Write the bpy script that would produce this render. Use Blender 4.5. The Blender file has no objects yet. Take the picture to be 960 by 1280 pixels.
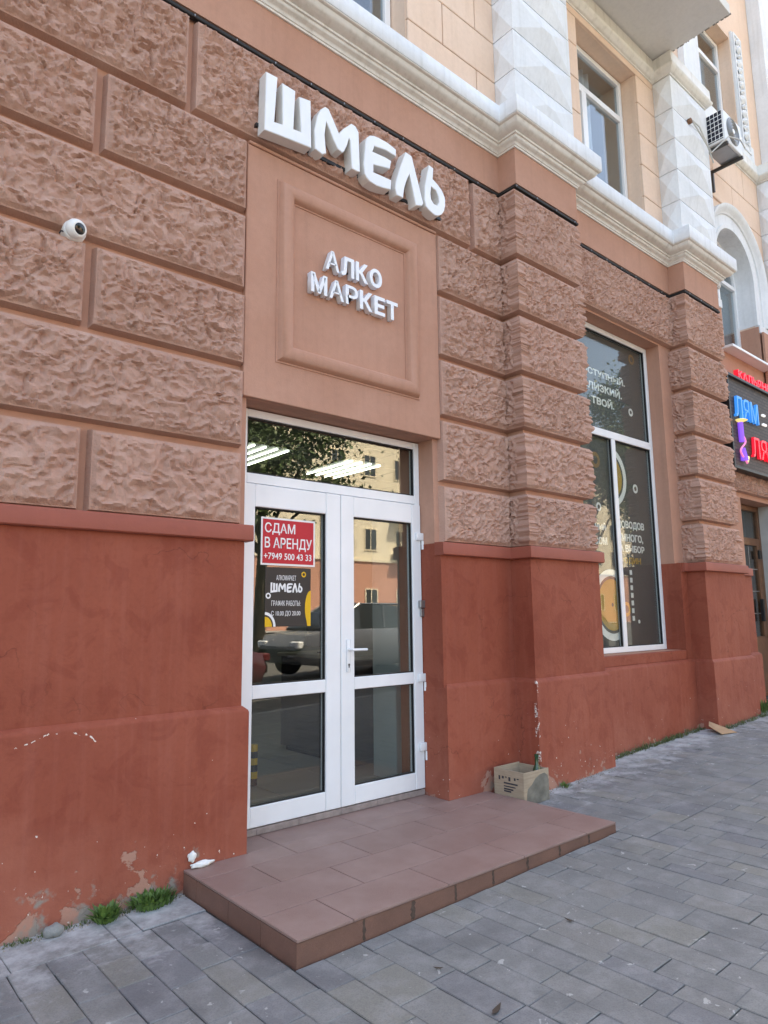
import bpy, bmesh, math, random
import numpy as np
from mathutils import Vector, Matrix
R = math.radians
random.seed(7)
SC = bpy.context.scene
COL = SC.collection

# ------------------------------------------------------------------ camera, sky, sun, exposure
CAM = Vector((-2.0288, -3.5405, 1.2765))
YAW, PIT, ROL, FPX = -0.71121, 0.15025, -0.011428, 860.49
fwd = Vector((-math.sin(YAW)*math.cos(PIT), math.cos(YAW)*math.cos(PIT), math.sin(PIT)))
rt = Vector((math.cos(YAW), math.sin(YAW), 0)); upv = rt.cross(fwd)
r2 = rt*math.cos(ROL) + upv*math.sin(ROL); u2 = -rt*math.sin(ROL) + upv*math.cos(ROL)
cd = bpy.data.cameras.new('camera'); cam = bpy.data.objects.new('camera', cd); COL.objects.link(cam)
cd.sensor_fit = 'HORIZONTAL'; cd.sensor_width = 36.0; cd.lens = FPX/960*36.0
cd.clip_start = 0.05; cd.clip_end = 2000
m = Matrix.Identity(4)
for i in range(3):
    m[i][0] = r2[i]; m[i][1] = u2[i]; m[i][2] = -fwd[i]; m[i][3] = CAM[i]
cam.matrix_world = m
SC.camera = cam

SUN_TO = Vector((0.30, 0.62, 0.0)).normalized()*math.cos(R(60)) + Vector((0, 0, math.sin(R(60))))
w = bpy.data.worlds.new('World'); SC.world = w; w.use_nodes = True
nt = w.node_tree; nt.nodes.clear()
sky = nt.nodes.new('ShaderNodeTexSky'); sky.sky_type = 'NISHITA'; sky.sun_disc = False
sky.sun_elevation = R(60); sky.sun_rotation = math.atan2(SUN_TO.x, SUN_TO.y)
sky.air_density = 1.0; sky.dust_density = 3.0; sky.ozone_density = 1.0
bg = nt.nodes.new('ShaderNodeBackground'); bg.inputs[1].default_value = 0.15
wo = nt.nodes.new('ShaderNodeOutputWorld')
nt.links.new(sky.outputs[0], bg.inputs[0]); nt.links.new(bg.outputs[0], wo.inputs[0])
sl = bpy.data.lights.new('sun', 'SUN'); sl.energy = 4.0; sl.angle = R(0.6); sl.color = (1.0, 0.95, 0.87)
so = bpy.data.objects.new('sun', sl); COL.objects.link(so); so.location = (10, 20, 40)
so.rotation_euler = (-SUN_TO).to_track_quat('-Z', 'Y').to_euler()
SC.view_settings.view_transform = 'Standard'; SC.view_settings.look = 'None'
SC.view_settings.gamma = 1.0; SC.view_settings.use_curve_mapping = False
SC.view_settings.exposure = 2.4
SC.view_settings.use_white_balance = True; SC.view_settings.white_balance_temperature = 7900; SC.view_settings.white_balance_tint = 10
SC.render.engine = 'CYCLES'
SC.cycles.use_denoising = True
SC.cycles.max_bounces = 8; SC.cycles.transparent_max_bounces = 16
SC.cycles.sample_clamp_indirect = 6.0

# ------------------------------------------------------------------ helpers
def lin(h):
    h = h.lstrip('#'); o = []
    for i in (0, 2, 4):
        c = int(h[i:i+2], 16)/255
        o.append(c/12.92 if c <= 0.04045 else ((c+0.055)/1.055)**2.4)
    return (o[0], o[1], o[2], 1)

def tag(o, label=None, cat=None, group=None, kind=None):
    if label: o['label'] = label
    if cat: o['category'] = cat
    if group: o['group'] = group
    if kind: o['kind'] = kind
    return o

def link(o, parent=None):
    COL.objects.link(o)
    if parent is not None:
        o.parent = parent
        if parent.parent is None:
            o.matrix_parent_inverse = Matrix.Translation(-Vector(parent.location))
    return o

def thing(name, loc, label, cat, group=None):
    e = bpy.data.objects.new(name, None); COL.objects.link(e)
    e.location = loc; e.empty_display_size = 0.1
    return tag(e, label, cat, group)

def mesh_obj(name, me, mat, parent=None, smooth=None):
    if mat is not None: me.materials.append(mat)
    if smooth:
        me.polygons.foreach_set('use_smooth', [True]*len(me.polygons))
        if smooth < 179: me.set_sharp_from_angle(angle=R(smooth))
    o = bpy.data.objects.new(name, me)
    if parent is None:          # put the origin at the base of the thing
        co = np.empty(len(me.vertices)*3, np.float32); me.vertices.foreach_get('co', co); co = co.reshape(-1, 3)
        c = (co.min(0)+co.max(0))/2; c[2] = co[:, 2].min()
        co -= c; me.vertices.foreach_set('co', co.ravel()); o.location = c.tolist()
    return link(o, parent)

class M:
    def __init__(s): s.bm = bmesh.new()
    def box(s, x0, x1, y0, y1, z0, z1, b=0, seg=1):
        vs = [s.bm.verts.new(p) for p in ((x0,y0,z0),(x1,y0,z0),(x1,y1,z0),(x0,y1,z0),(x0,y0,z1),(x1,y0,z1),(x1,y1,z1),(x0,y1,z1))]
        fs = [s.bm.faces.new([vs[i] for i in f]) for f in ((0,3,2,1),(4,5,6,7),(0,1,5,4),(1,2,6,5),(2,3,7,6),(3,0,4,7))]
        if b:
            es = list({e for f in fs for e in f.edges})
            bmesh.ops.bevel(s.bm, geom=es, offset=b, segments=seg, affect='EDGES', profile=0.5)
        return s
    def tube(s, pts, r, n=8, caps=True):
        pts = [Vector(p) for p in pts]; k = len(pts)
        rs = r if isinstance(r, (list, tuple)) else [r]*k
        rings = []
        for i, p in enumerate(pts):
            t = (pts[min(i+1, k-1)]-pts[max(i-1, 0)]).normalized()
            a = t.orthogonal().normalized() if i == 0 else (a - t*a.dot(t)).normalized()
            b = t.cross(a)
            rings.append([s.bm.verts.new(p+(a*math.cos(2*math.pi*j/n)+b*math.sin(2*math.pi*j/n))*rs[i]) for j in range(n)])
        for i in range(k-1):
            for j in range(n):
                s.bm.faces.new((rings[i][j], rings[i][(j+1) % n], rings[i+1][(j+1) % n], rings[i+1][j]))
        if caps:
            s.bm.faces.new(rings[0][::-1]); s.bm.faces.new(rings[-1])
        return s
    def lathe(s, prof, origin, axis, n=20):
        """prof: (radius, height along axis)"""
        ax = Vector(axis).normalized(); a = ax.orthogonal().normalized(); b = ax.cross(a); o = Vector(origin)
        rings = [[s.bm.verts.new(o+ax*h+(a*math.cos(2*math.pi*j/n)+b*math.sin(2*math.pi*j/n))*max(r, 1e-4)) for j in range(n)] for r, h in prof]
        for i in range(len(rings)-1):
            for j in range(n):
                s.bm.faces.new((rings[i][j], rings[i][(j+1) % n], rings[i+1][(j+1) % n], rings[i+1][j]))
        s.bm.faces.new(rings[0][::-1]); s.bm.faces.new(rings[-1])
        return s
    def prism(s, poly, y0, y1, holes=(), b=0):
        """poly in XZ extruded from y0 (front) to y1"""
        loops = [poly]+list(holes); fr = []; ed = []
        for lp in loops:
            v = [s.bm.verts.new((x, y0, z)) for x, z in lp]; fr.append(v)
            ed += [s.bm.edges.new((v[i], v[(i+1) % len(v)])) for i in range(len(v))]
        res = bmesh.ops.triangle_fill(s.bm, use_beauty=True, use_dissolve=False, edges=ed)
        front = [g for g in res['geom'] if isinstance(g, bmesh.types.BMFace)]
        bk = []
        for lp in loops: bk.append([s.bm.verts.new((x, y1, z)) for x, z in lp])
        mp = {}
        for a, c in zip(fr, bk):
            for p, q in zip(a, c): mp[p] = q
        for f in front: s.bm.faces.new([mp[v] for v in reversed(f.verts)])
        for a, c in zip(fr, bk):
            n = len(a)
            for i in range(n):
                s.bm.faces.new((a[i], a[(i+1) % n], c[(i+1) % n], c[i]))
        bmesh.ops.recalc_face_normals(s.bm, faces=s.bm.faces)
        return s
    def sweep(s, path, prof, caps=True, closed_prof=False):
        """path: plan polyline (x, y), outside on the right hand; prof: (out, z)"""
        n = len(path); P = [Vector(p) for p in path]; nr = []
        for i in range(n):
            ns = []
            if i > 0: d = (P[i]-P[i-1]).normalized(); ns.append(Vector((d.y, -d.x)))
            if i < n-1: d = (P[i+1]-P[i]).normalized(); ns.append(Vector((d.y, -d.x)))
            if len(ns) == 1: nr.append(ns[0])
            else:
                mm = ns[0]+ns[1]; nr.append(mm/(mm.length_squared/2) if mm.length > 1e-6 else ns[0])
        rings = [[s.bm.verts.new((P[i].x+nr[i].x*d, P[i].y+nr[i].y*d, z)) for d, z in prof] for i in range(n)]
        k = len(prof)
        for i in range(n-1):
            for j in range(k if closed_prof else k-1):
                j2 = (j+1) % k
                s.bm.faces.new((rings[i][j], rings[i+1][j], rings[i+1][j2], rings[i][j2]))
        if caps:
            s.bm.faces.new(rings[0]); s.bm.faces.new(rings[-1][::-1])
        return s
    def sweep_xz(s, path, prof, closed=False):
        """path: (px, pz, nx, nz); prof: (radial, y)"""
        rings = [[s.bm.verts.new((px+nx*r, y, pz+nz*r)) for r, y in prof] for px, pz, nx, nz in path]
        n = len(rings)
        for i in range(n if closed else n-1):
            for j in range(len(prof)-1):
                s.bm.faces.new((rings[i][j], rings[(i+1) % n][j], rings[(i+1) % n][j+1], rings[i][j+1]))
        return s
    def quad(s, *p):
        s.bm.faces.new([s.bm.verts.new(q) for q in p]); return s
    def mesh(s, name):
        me = bpy.data.meshes.new(name)
        s.bm.to_mesh(me); s.bm.free(); return me
    def obj(s, name, mat, parent=None, smooth=None, fix=True):
        if fix: bmesh.ops.recalc_face_normals(s.bm, faces=s.bm.faces)
        return mesh_obj(name, s.mesh(name), mat, parent, smooth)

def pydata(name, v, f, mat, parent=None, smooth=None):
    me = bpy.data.meshes.new(name); me.from_pydata(v, [], f); me.update()
    return mesh_obj(name, me, mat, parent, smooth)

def wall_holes(x0, x1, z0, z1, yf, yb, holes):
    """a slab with rectangular openings (hx0,hx1,hz0,hz1), reveals included"""
    xs = sorted({x0, x1, *[min(max(h[i], x0), x1) for h in holes for i in (0, 1)]})
    zs = sorted({z0, z1, *[min(max(h[i], z0), z1) for h in holes for i in (2, 3)]})
    def solid(i, j):
        if i < 0 or j < 0 or i >= len(xs)-1 or j >= len(zs)-1: return False
        cx = (xs[i]+xs[i+1])/2; cz = (zs[j]+zs[j+1])/2
        return not any(h[0] < cx < h[1] and h[2] < cz < h[3] for h in holes)
    q = M()
    for i in range(len(xs)-1):
        for j in range(len(zs)-1):
            if not solid(i, j): continue
            a, b, c, d = xs[i], xs[i+1], zs[j], zs[j+1]
            q.quad((a,yf,c),(b,yf,c),(b,yf,d),(a,yf,d)); q.quad((b,yb,c),(a,yb,c),(a,yb,d),(b,yb,d))
            if not solid(i-1, j): q.quad((a,yb,c),(a,yf,c),(a,yf,d),(a,yb,d))
            if not solid(i+1, j): q.quad((b,yf,c),(b,yb,c),(b,yb,d),(b,yf,d))
            if not solid(i, j-1): q.quad((a,yb,c),(b,yb,c),(b,yf,c),(a,yf,c))
            if not solid(i, j+1): q.quad((a,yf,d),(b,yf,d),(b,yb,d),(a,yb,d))
    bmesh.ops.remove_doubles(q.bm, verts=q.bm.verts, dist=1e-5)
    return q

def text_mesh(body, x0, x1, z0, z1, y, depth, bold=0.0, bev=0.0):
    cu = bpy.data.curves.new('lettering', 'FONT'); cu.body = body; cu.size = 1.0
    cu.extrude = 0.05; cu.offset = bold; cu.resolution_u = 3
    if bev: cu.bevel_depth = bev; cu.bevel_resolution = 2
    o = bpy.data.objects.new('lettering', cu); COL.objects.link(o)
    me = bpy.data.meshes.new_from_object(o.evaluated_get(bpy.context.evaluated_depsgraph_get()))
    bpy.data.objects.remove(o); bpy.data.curves.remove(cu)
    co = np.empty(len(me.vertices)*3, np.float32); me.vertices.foreach_get('co', co); co = co.reshape(-1, 3)
    a, b = co.min(0), co.max(0)
    if x1 is None: x1 = x0 + (b[0]-a[0])/(b[1]-a[1])*(z1-z0)
    n = np.empty_like(co)
    n[:, 0] = x0+(co[:, 0]-a[0])/(b[0]-a[0])*(x1-x0)
    n[:, 2] = z0+(co[:, 1]-a[1])/(b[1]-a[1])*(z1-z0)
    n[:, 1] = y+(b[2]-co[:, 2])/(b[2]-a[2])*depth
    me.vertices.foreach_set('co', n.ravel()); me.update(); me.materials.clear()
    return me

# ------------------------------------------------------------------ numpy gradient noise
def _h(ix, iy, seed):
    n = (ix.astype(np.int64)*374761393 + iy.astype(np.int64)*668265263 + seed*1442695041) & 0xffffffff
    n = ((n ^ (n >> 13))*1274126177) & 0xffffffff
    return ((n ^ (n >> 16)) & 0xffff)/65536.0*2*np.pi
def perlin(x, y, seed=0):
    ix = np.floor(x); iy = np.floor(y); fx = x-ix; fy = y-iy
    def g(a, b):
        t = _h(ix+a, iy+b, seed); return np.cos(t)*(fx-a)+np.sin(t)*(fy-b)
    u = fx*fx*fx*(fx*(fx*6-15)+10); v = fy*fy*fy*(fy*(fy*6-15)+10)
    return (g(0,0)*(1-u)+g(1,0)*u)*(1-v)+(g(0,1)*(1-u)+g(1,1)*u)*v
def worley(x, y, seed=0):
    ix = np.floor(x); iy = np.floor(y); best = np.full(x.shape, 9.0)
    for dx in (-1, 0, 1):
        for dy in (-1, 0, 1):
            cx = ix+dx; cy = iy+dy
            ox = _h(cx, cy, seed)/(2*np.pi); oy = _h(cx, cy, seed+77)/(2*np.pi)
            best = np.minimum(best, (cx+ox-x)**2+(cy+oy-y)**2)
    return np.sqrt(best)
def sstep(a, b, x):
    t = np.clip((x-a)/(b-a), 0, 1); return t*t*(3-2*t)

# ------------------------------------------------------------------ materials
def newmat(name):
    mt = bpy.data.materials.new(name); mt.use_nodes = True
    n = mt.node_tree.nodes; n.clear()
    out = n.new('ShaderNodeOutputMaterial'); b = n.new('ShaderNodeBsdfPrincipled')
    mt.node_tree.links.new(b.outputs[0], out.inputs[0])
    return mt, n, mt.node_tree.links, b
def noise(n, l, vec, scale, detail=4, rough=0.55, dist=0.0):
    t = n.new('ShaderNodeTexNoise'); t.inputs['Scale'].default_value = scale
    t.inputs['Detail'].default_value = detail; t.inputs['Roughness'].default_value = rough; t.inputs['Distortion'].default_value = dist
    if vec is not None: l.new(vec, t.inputs['Vector'])
    return t.outputs['Fac']
def ramp(n, l, fac, a, b, ca=(0,0,0,1), cb=(1,1,1,1)):
    r = n.new('ShaderNodeValToRGB'); r.color_ramp.elements[0].position = a; r.color_ramp.elements[1].position = b
    r.color_ramp.elements[0].color = ca; r.color_ramp.elements[1].color = cb
    l.new(fac, r.inputs[0]); return r.outputs[0]
def mix(n, l, fac, a, b, mode='MIX'):
    x = n.new('ShaderNodeMix'); x.data_type = 'RGBA'; x.blend_type = mode
    if isinstance(fac, float): x.inputs[0].default_value = fac
    else: l.new(fac, x.inputs[0])
    for v, i in ((a, 6), (b, 7)):
        if isinstance(v, tuple): x.inputs[i].default_value = v
        else: l.new(v, x.inputs[i])
    return x.outputs[2]
def math_(n, l, op, a, b=None, c=None):
    x = n.new('ShaderNodeMath'); x.operation = op
    for v, i in ((a, 0), (b, 1), (c, 2)):
        if v is None: continue
        if isinstance(v, (int, float)): x.inputs[i].default_value = v
        else: l.new(v, x.inputs[i])
    return x.outputs[0]
def posn(n, l, sx=1, sy=1, sz=1):
    g = n.new('ShaderNodeNewGeometry')
    if sx == sy == sz == 1: return g.outputs['Position']
    v = n.new('ShaderNodeVectorMath'); v.operation = 'MULTIPLY'; v.inputs[1].default_value = (sx, sy, sz)
    l.new(g.outputs['Position'], v.inputs[0]); return v.outputs[0]
def bump(n, l, b, h, dist, strength=1.0, normal=None):
    x = n.new('ShaderNodeBump'); x.inputs['Distance'].default_value = dist; x.inputs['Strength'].default_value = strength
    l.new(h, x.inputs['Height'])
    if normal is not None: l.new(normal, x.inputs['Normal'])
    l.new(x.outputs[0], b.inputs['Normal']); return x.outputs[0]
def dark(c, k): return (c[0]*k, c[1]*k, c[2]*k, 1)

def simple(name, col, rough=0.6, var=0.12, scale=6, metal=0.0, bmp=0.0, bscale=60, spec=0.4, streak=0.0):
    mt, n, l, b = newmat(name)
    p = posn(n, l)
    c = mix(n, l, ramp(n, l, noise(n, l, p, scale, 5), 0.3, 0.7), dark(col, 1-var), dark(col, 1+var*0.6))
    if streak:
        s = ramp(n, l, noise(n, l, posn(n, l, 14, 14, 0.8), 1.0, 4), 0.45, 0.75)
        c = mix(n, l, math_(n, l, 'MULTIPLY', s, streak), c, dark(col, 0.62))
    l.new(c, b.inputs['Base Color']); b.inputs['Roughness'].default_value = rough
    b.inputs['Metallic'].default_value = metal; b.inputs['Specular IOR Level'].default_value = spec
    if bmp: bump(n, l, b, noise(n, l, p, bscale, 4), bmp)
    return mt

def stucco(name, col, hi, fine=0.0022, streak=0.35, dirt=lin('6b4a40')):
    mt, n, l, b = newmat(name)
    p = posn(n, l)
    c = mix(n, l, ramp(n, l, noise(n, l, p, 1.3, 5, 0.6), 0.3, 0.72), col, hi)
    c = mix(n, l, ramp(n, l, noise(n, l, p, 26, 5, 0.65), 0.35, 0.7), dark(col, 0.9), c) if False else c
    c = mix(n, l, math_(n, l, 'MULTIPLY', ramp(n, l, noise(n, l, p, 24, 5, 0.65), 0.4, 0.72), 0.18), c, dark(col, 0.7))
    st = ramp(n, l, noise(n, l, posn(n, l, 16, 16, 0.7), 1.0, 5, 0.6), 0.5, 0.78)
    c = mix(n, l, math_(n, l, 'MULTIPLY', st, streak), c, dirt)
    if name.startswith('rock'):
        oi = n.new('ShaderNodeObjectInfo'); c = mix(n, l, math_(n, l, 'MULTIPLY', oi.outputs['Random'], 0.22), c, dark(col, 0.72))
        c = mix(n, l, math_(n, l, 'MULTIPLY', ramp(n, l, noise(n, l, p, 6, 5, 0.7), 0.5, 0.75), 0.35), c, lin('cdb0a2'))
    l.new(c, b.inputs['Base Color']); b.inputs['Roughness'].default_value = 0.88
    b.inputs['Specular IOR Level'].default_value = 0.2
    bump(n, l, b, noise(n, l, p, 85, 6, 0.65), fine)
    return mt

PINK = lin('b98a7a'); PINKHI = lin('c39888')
MT = {}
MT['rock'] = stucco('rock_faced_stucco', lin('b68e7d'), lin('c59f8e'), 0.008, 0.1)
MT['pink'] = stucco('pink_stucco', lin('b38671'), lin('bf937f'), 0.0014, 0.13)
MT['beige'] = stucco('beige_stucco', lin('dfc1aa'), lin('e6ccb8'), 0.001, 0.12, lin('a98563'))
MT['white_stucco'] = stucco('white_stucco', lin('d6d8d9'), lin('e8eaec'), 0.0015, 0.3, lin('a9a8a2'))
MT['cornice'] = stucco('cornice_stucco', lin('dbd8d0'), lin('e6e3dd'), 0.0012, 0.35, lin('8f8472'))
MT['slab'] = stucco('balcony_plaster', lin('d6d4d0'), lin('dedcd8'), 0.0015, 0.1, lin('8c8880'))

def plinth_mat():
    mt, n, l, b = newmat('terracotta_plinth')
    g = n.new('ShaderNodeNewGeometry'); p = g.outputs['Position']
    sx = n.new('ShaderNodeSeparateXYZ'); l.new(p, sx.inputs[0])
    X, Y, Z = sx.outputs
    c = mix(n, l, ramp(n, l, noise(n, l, p, 1.1, 5, 0.6), 0.32, 0.7), lin('8c4634'), lin('9c5440'))
    # repainted darker squares, soft mottling and drips
    c = mix(n, l, math_(n, l, 'MULTIPLY', ramp(n, l, noise(n, l, p, 5.5, 4, 0.6, 0.8), 0.52, 0.6), 0.35), c, lin('7c3527'))
    c = mix(n, l, math_(n, l, 'MULTIPLY', ramp(n, l, noise(n, l, posn(n, l, 20, 20, 0.9), 1.0, 5), 0.5, 0.8), 0.25), c, lin('a9695a'))
    c = mix(n, l, math_(n, l, 'MULTIPLY', ramp(n, l, noise(n, l, p, 40, 4), 0.45, 0.7), 0.15), c, lin('72331f'))
    # paler, dustier paint low down
    low = math_(n, l, 'SUBTRACT', 0.75, Z)
    lown = math_(n, l, 'ADD', math_(n, l, 'MULTIPLY', low, 0.9), math_(n, l, 'MULTIPLY', math_(n, l, 'SUBTRACT', noise(n, l, p, 2.2, 5), 0.5), 1.2))
    c = mix(n, l, math_(n, l, 'MULTIPLY', ramp(n, l, lown, 0.35, 0.95), 0.55), c, lin('ad6d5a'))
    # peeled paint: bare plaster near the ground
    pe = math_(n, l, 'ADD', math_(n, l, 'MULTIPLY', math_(n, l, 'SUBTRACT', 0.22, Z), 0.55), noise(n, l, p, 4.2, 6, 0.62, 0.4))
    c = mix(n, l, ramp(n, l, pe, 0.69, 0.705), c, lin('ac7f6d'))
    pe2 = math_(n, l, 'ADD', math_(n, l, 'MULTIPLY', math_(n, l, 'SUBTRACT', 0.0, Z), 0.8), noise(n, l, p, 9.0, 5, 0.6))
    c = mix(n, l, ramp(n, l, pe2, 0.56, 0.66), c, lin('8f8378'))
    # hairline cracks
    vo = n.new('ShaderNodeTexVoronoi'); vo.feature = 'DISTANCE_TO_EDGE'; vo.inputs['Scale'].default_value = 1.5
    wv = n.new('ShaderNodeTexNoise'); wv.inputs['Scale'].default_value = 5; wv.inputs['Detail'].default_value = 5; l.new(p, wv.inputs['Vector'])
    va = n.new('ShaderNodeVectorMath'); va.operation = 'MULTIPLY_ADD'; va.inputs[1].default_value = (.35, .35, .35); l.new(wv.outputs['Color'], va.inputs[0]); l.new(p, va.inputs[2]); l.new(va.outputs[0], vo.inputs['Vector'])
    crk = math_(n, l, 'MULTIPLY', math_(n, l, 'LESS_THAN', vo.outputs['Distance'], 0.0045), ramp(n, l, noise(n, l, p, 1.4, 3), 0.5, 0.58))
    c = mix(n, l, math_(n, l, 'MULTIPLY', crk, 0.4), c, lin('5a2a1e'))
    # white flakes: small chips low down, along the chipped pilaster edge and under the ledge
    fl = noise(n, l, p, 34, 3, 0.5)
    lo = math_(n, l, 'MULTIPLY', math_(n, l, 'SUBTRACT', 0.35, Z), 0.12)
    chips = ramp(n, l, math_(n, l, 'ADD', fl, lo), 0.735, 0.745)
    ex = math_(n, l, 'LESS_THAN', math_(n, l, 'ABSOLUTE', math_(n, l, 'SUBTRACT', X, 2.378)), math_(n, l, 'MULTIPLY', noise(n, l, p, 25, 3), 0.022))
    ey = math_(n, l, 'LESS_THAN', math_(n, l, 'ABSOLUTE', math_(n, l, 'ADD', Y, 0.2)), 0.03)
    ez = math_(n, l, 'LESS_THAN', Z, 0.79)
    edge = math_(n, l, 'MULTIPLY', math_(n, l, 'MULTIPLY', ex, ey), math_(n, l, 'MULTIPLY', ez, math_(n, l, 'MULTIPLY', ramp(n, l, noise(n, l, p, 75, 4), 0.48, 0.5), ramp(n, l, noise(n, l, p, 13, 3), 0.5, 0.54))))
    # flaked arc below the left ledge
    ax = math_(n, l, 'SUBTRACT', X, -1.0); az = math_(n, l, 'SUBTRACT', Z, 0.655)
    rr = math_(n, l, 'SQRT', math_(n, l, 'ADD', math_(n, l, 'MULTIPLY', ax, ax), math_(n, l, 'MULTIPLY', math_(n, l, 'MULTIPLY', az, az), 5.0)))
    rr = math_(n, l, 'ADD', rr, math_(n, l, 'MULTIPLY', math_(n, l, 'SUBTRACT', noise(n, l, p, 9, 4), 0.5), 0.16))
    ar = math_(n, l, 'MULTIPLY', math_(n, l, 'LESS_THAN', math_(n, l, 'ABSOLUTE', math_(n, l, 'SUBTRACT', rr, 0.2)), 0.0045), math_(n, l, 'GREATER_THAN', noise(n, l, p, 45, 4), 0.54))
    ar = math_(n, l, 'MULTIPLY', ar, math_(n, l, 'MULTIPLY', math_(n, l, 'GREATER_THAN', Z, 0.69), math_(n, l, 'LESS_THAN', Z, 0.78)))
    allw = math_(n, l, 'MAXIMUM', math_(n, l, 'MAXIMUM', chips, edge), ar)
    c = mix(n, l, allw, c, lin('d9cfc4'))
    l.new(c, b.inputs['Base Color'])
    b.inputs['Roughness'].default_value = 0.7; b.inputs['Specular IOR Level'].default_value = 0.25
    h = math_(n, l, 'ADD', math_(n, l, 'MULTIPLY', noise(n, l, p, 5, 6, 0.6), 1.2), math_(n, l, 'MULTIPLY', noise(n, l, p, 70, 5, 0.6), 0.25))
    h = math_(n, l, 'SUBTRACT', h, math_(n, l, 'MULTIPLY', ramp(n, l, pe, 0.69, 0.705), 0.4))
    bump(n, l, b, h, 0.006)
    return mt
MT['plinth'] = plinth_mat()
MT['coping'] = simple('terracotta_coping', lin('97503f'), 0.65, 0.1, 3, bmp=0.001, bscale=70, streak=0.15)
MT['upvc'] = simple('white_upvc', (0.83, 0.84, 0.85, 1), 0.35, 0.05, 3, spec=0.5, streak=0.05)
MT['seal'] = simple('black_rubber_seal', (0.012, 0.012, 0.013, 1), 0.5, 0.1)
MT['sign_white'] = simple('white_acrylic', (0.80, 0.82, 0.85, 1), 0.38, 0.05, 5, spec=0.5, streak=0.06)
MT['sign_side'] = simple('white_sign_return', (0.72, 0.71, 0.68, 1), 0.5, 0.06, 8)
MT['black'] = simple('black_plastic', (0.014, 0.014, 0.015, 1), 0.45, 0.15)
MT['cable'] = simple('black_cable', (0.02, 0.018, 0.017, 1), 0.7, 0.2)
MT['metal'] = simple('grey_metal', (0.35, 0.35, 0.35, 1), 0.4, 0.1, metal=0.8)
MT['dark_metal'] = simple('dark_bracket_metal', (0.06, 0.058, 0.056, 1), 0.5, 0.2)
MT['wood'] = simple('brown_wood_door', lin('6e4a33'), 0.4, 0.25, 12, spec=0.4, streak=0.3)
MT['bronze'] = simple('bronze_print', lin('8a6a44'), 0.5, 0.05)

def glass(name, ior, tint=(0.93, 0.95, 0.94, 1)):
    mt = bpy.data.materials.new(name); mt.use_nodes = True; n = mt.node_tree.nodes; l = mt.node_tree.links; n.clear()
    o = n.new('ShaderNodeOutputMaterial'); mx = n.new('ShaderNodeMixShader')
    lw = n.new('ShaderNodeLayerWeight'); lw.inputs['Blend'].default_value = 0.5
    f5 = math_(n, l, 'POWER', lw.outputs['Facing'], 5.0)
    fz = math_(n, l, 'ADD', math_(n, l, 'MULTIPLY', f5, 1.0-ior), ior)
    t = n.new('ShaderNodeBsdfTransparent'); t.inputs[0].default_value = tint
    g = n.new('ShaderNodeBsdfGlossy'); g.inputs['Roughness'].default_value = 0.0; g.inputs['Color'].default_value = (0.95, 0.97, 0.96, 1)
    l.new(fz, mx.inputs[0]); l.new(t.outputs[0], mx.inputs[1]); l.new(g.outputs[0], mx.inputs[2]); l.new(mx.outputs[0], o.inputs[0])
    return mt
MT['glass'] = glass('double_glazing', 0.085)
MT['glass_shop'] = glass('film_backed_glazing', 0.03)
MT['glass_up'] = glass('upper_window_glass', 0.11, (0.8, 0.84, 0.86, 1))

def emis(name, col, st):
    mt, n, l, b = newmat(name)
    b.inputs['Base Color'].default_value = dark(col, 0.8); b.inputs['Emission Color'].default_value = col
    b.inputs['Emission Strength'].default_value = st; b.inputs['Roughness'].default_value = 0.4
    return mt

def paver_mat():
    mt, n, l, b = newmat('concrete_pavers')
    g = n.new('ShaderNodeNewGeometry'); oi = n.new('ShaderNodeObjectInfo'); p = g.outputs['Position']
    r = math_(n, l, 'FRACT', math_(n, l, 'ADD', g.outputs['Random Per Island'], oi.outputs['Random']))
    cr = n.new('ShaderNodeValToRGB'); cr.color_ramp.interpolation = 'CONSTANT'
    cols = ['797976', '83837f', '898984', '76767a', '898780', '7f7e7b', '8a867e', '737373', '858581', '8f8b7c', '7c7b76']
    e = cr.color_ramp.elements
    e[0].position = 0; e[0].color = lin(cols[0]); e[1].position = 1/len(cols); e[1].color = lin(cols[1])
    for i, c_ in enumerate(cols[2:], 2):
        x = e.new(i/len(cols)); x.color = lin(c_)
    l.new(r, cr.inputs[0]); c = cr.outputs[0]
    c = mix(n, l, 0.6, c, lin('767776'))
    c = mix(n, l, math_(n, l, 'MULTIPLY', ramp(n, l, noise(n, l, p, 7, 6, 0.65), 0.45, 0.75), 0.6), c, lin('9c9c9b'))
    c = mix(n, l, math_(n, l, 'MULTIPLY', ramp(n, l, noise(n, l, p, 3.1, 6, 0.6), 0.5, 0.8), 0.55), c, lin('535355'))
    c = mix(n, l, math_(n, l, 'MULTIPLY', ramp(n, l, noise(n, l, p, 160, 3, 0.6), 0.45, 0.7), 0.3), c, lin('44464b'))
    # lime bloom on the stones next to the wall and scattered mortar splashes
    sx = n.new('ShaderNodeSeparateXYZ'); l.new(p, sx.inputs[0])
    near = math_(n, l, 'ADD', math_(n, l, 'MULTIPLY', math_(n, l, 'ADD', sx.outputs[1], 0.5), 0.75), math_(n, l, 'MULTIPLY', math_(n, l, 'SUBTRACT', noise(n, l, p, 6, 6, 0.7), 0.5), 1.6))
    c = mix(n, l, math_(n, l, 'MULTIPLY', ramp(n, l, near, 0.0, 0.45), 0.75), c, lin('c3c4c4'))
    sp = ramp(n, l, noise(n, l, p, 17, 4, 0.55, 0.5), 0.675, 0.70)
    c = mix(n, l, math_(n, l, 'MULTIPLY', sp, 0.6), c, lin('bcbcb8'))
    l.new(c, b.inputs['Base Color'])
    b.inputs['Roughness'].default_value = 0.72; b.inputs['Specular IOR Level'].default_value = 0.35
    h = math_(n, l, 'ADD', noise(n, l, p, 55, 6, 0.65), math_(n, l, 'MULTIPLY', noise(n, l, p, 9, 4), 0.8))
    bump(n, l, b, h, 0.004)
    return mt
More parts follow.
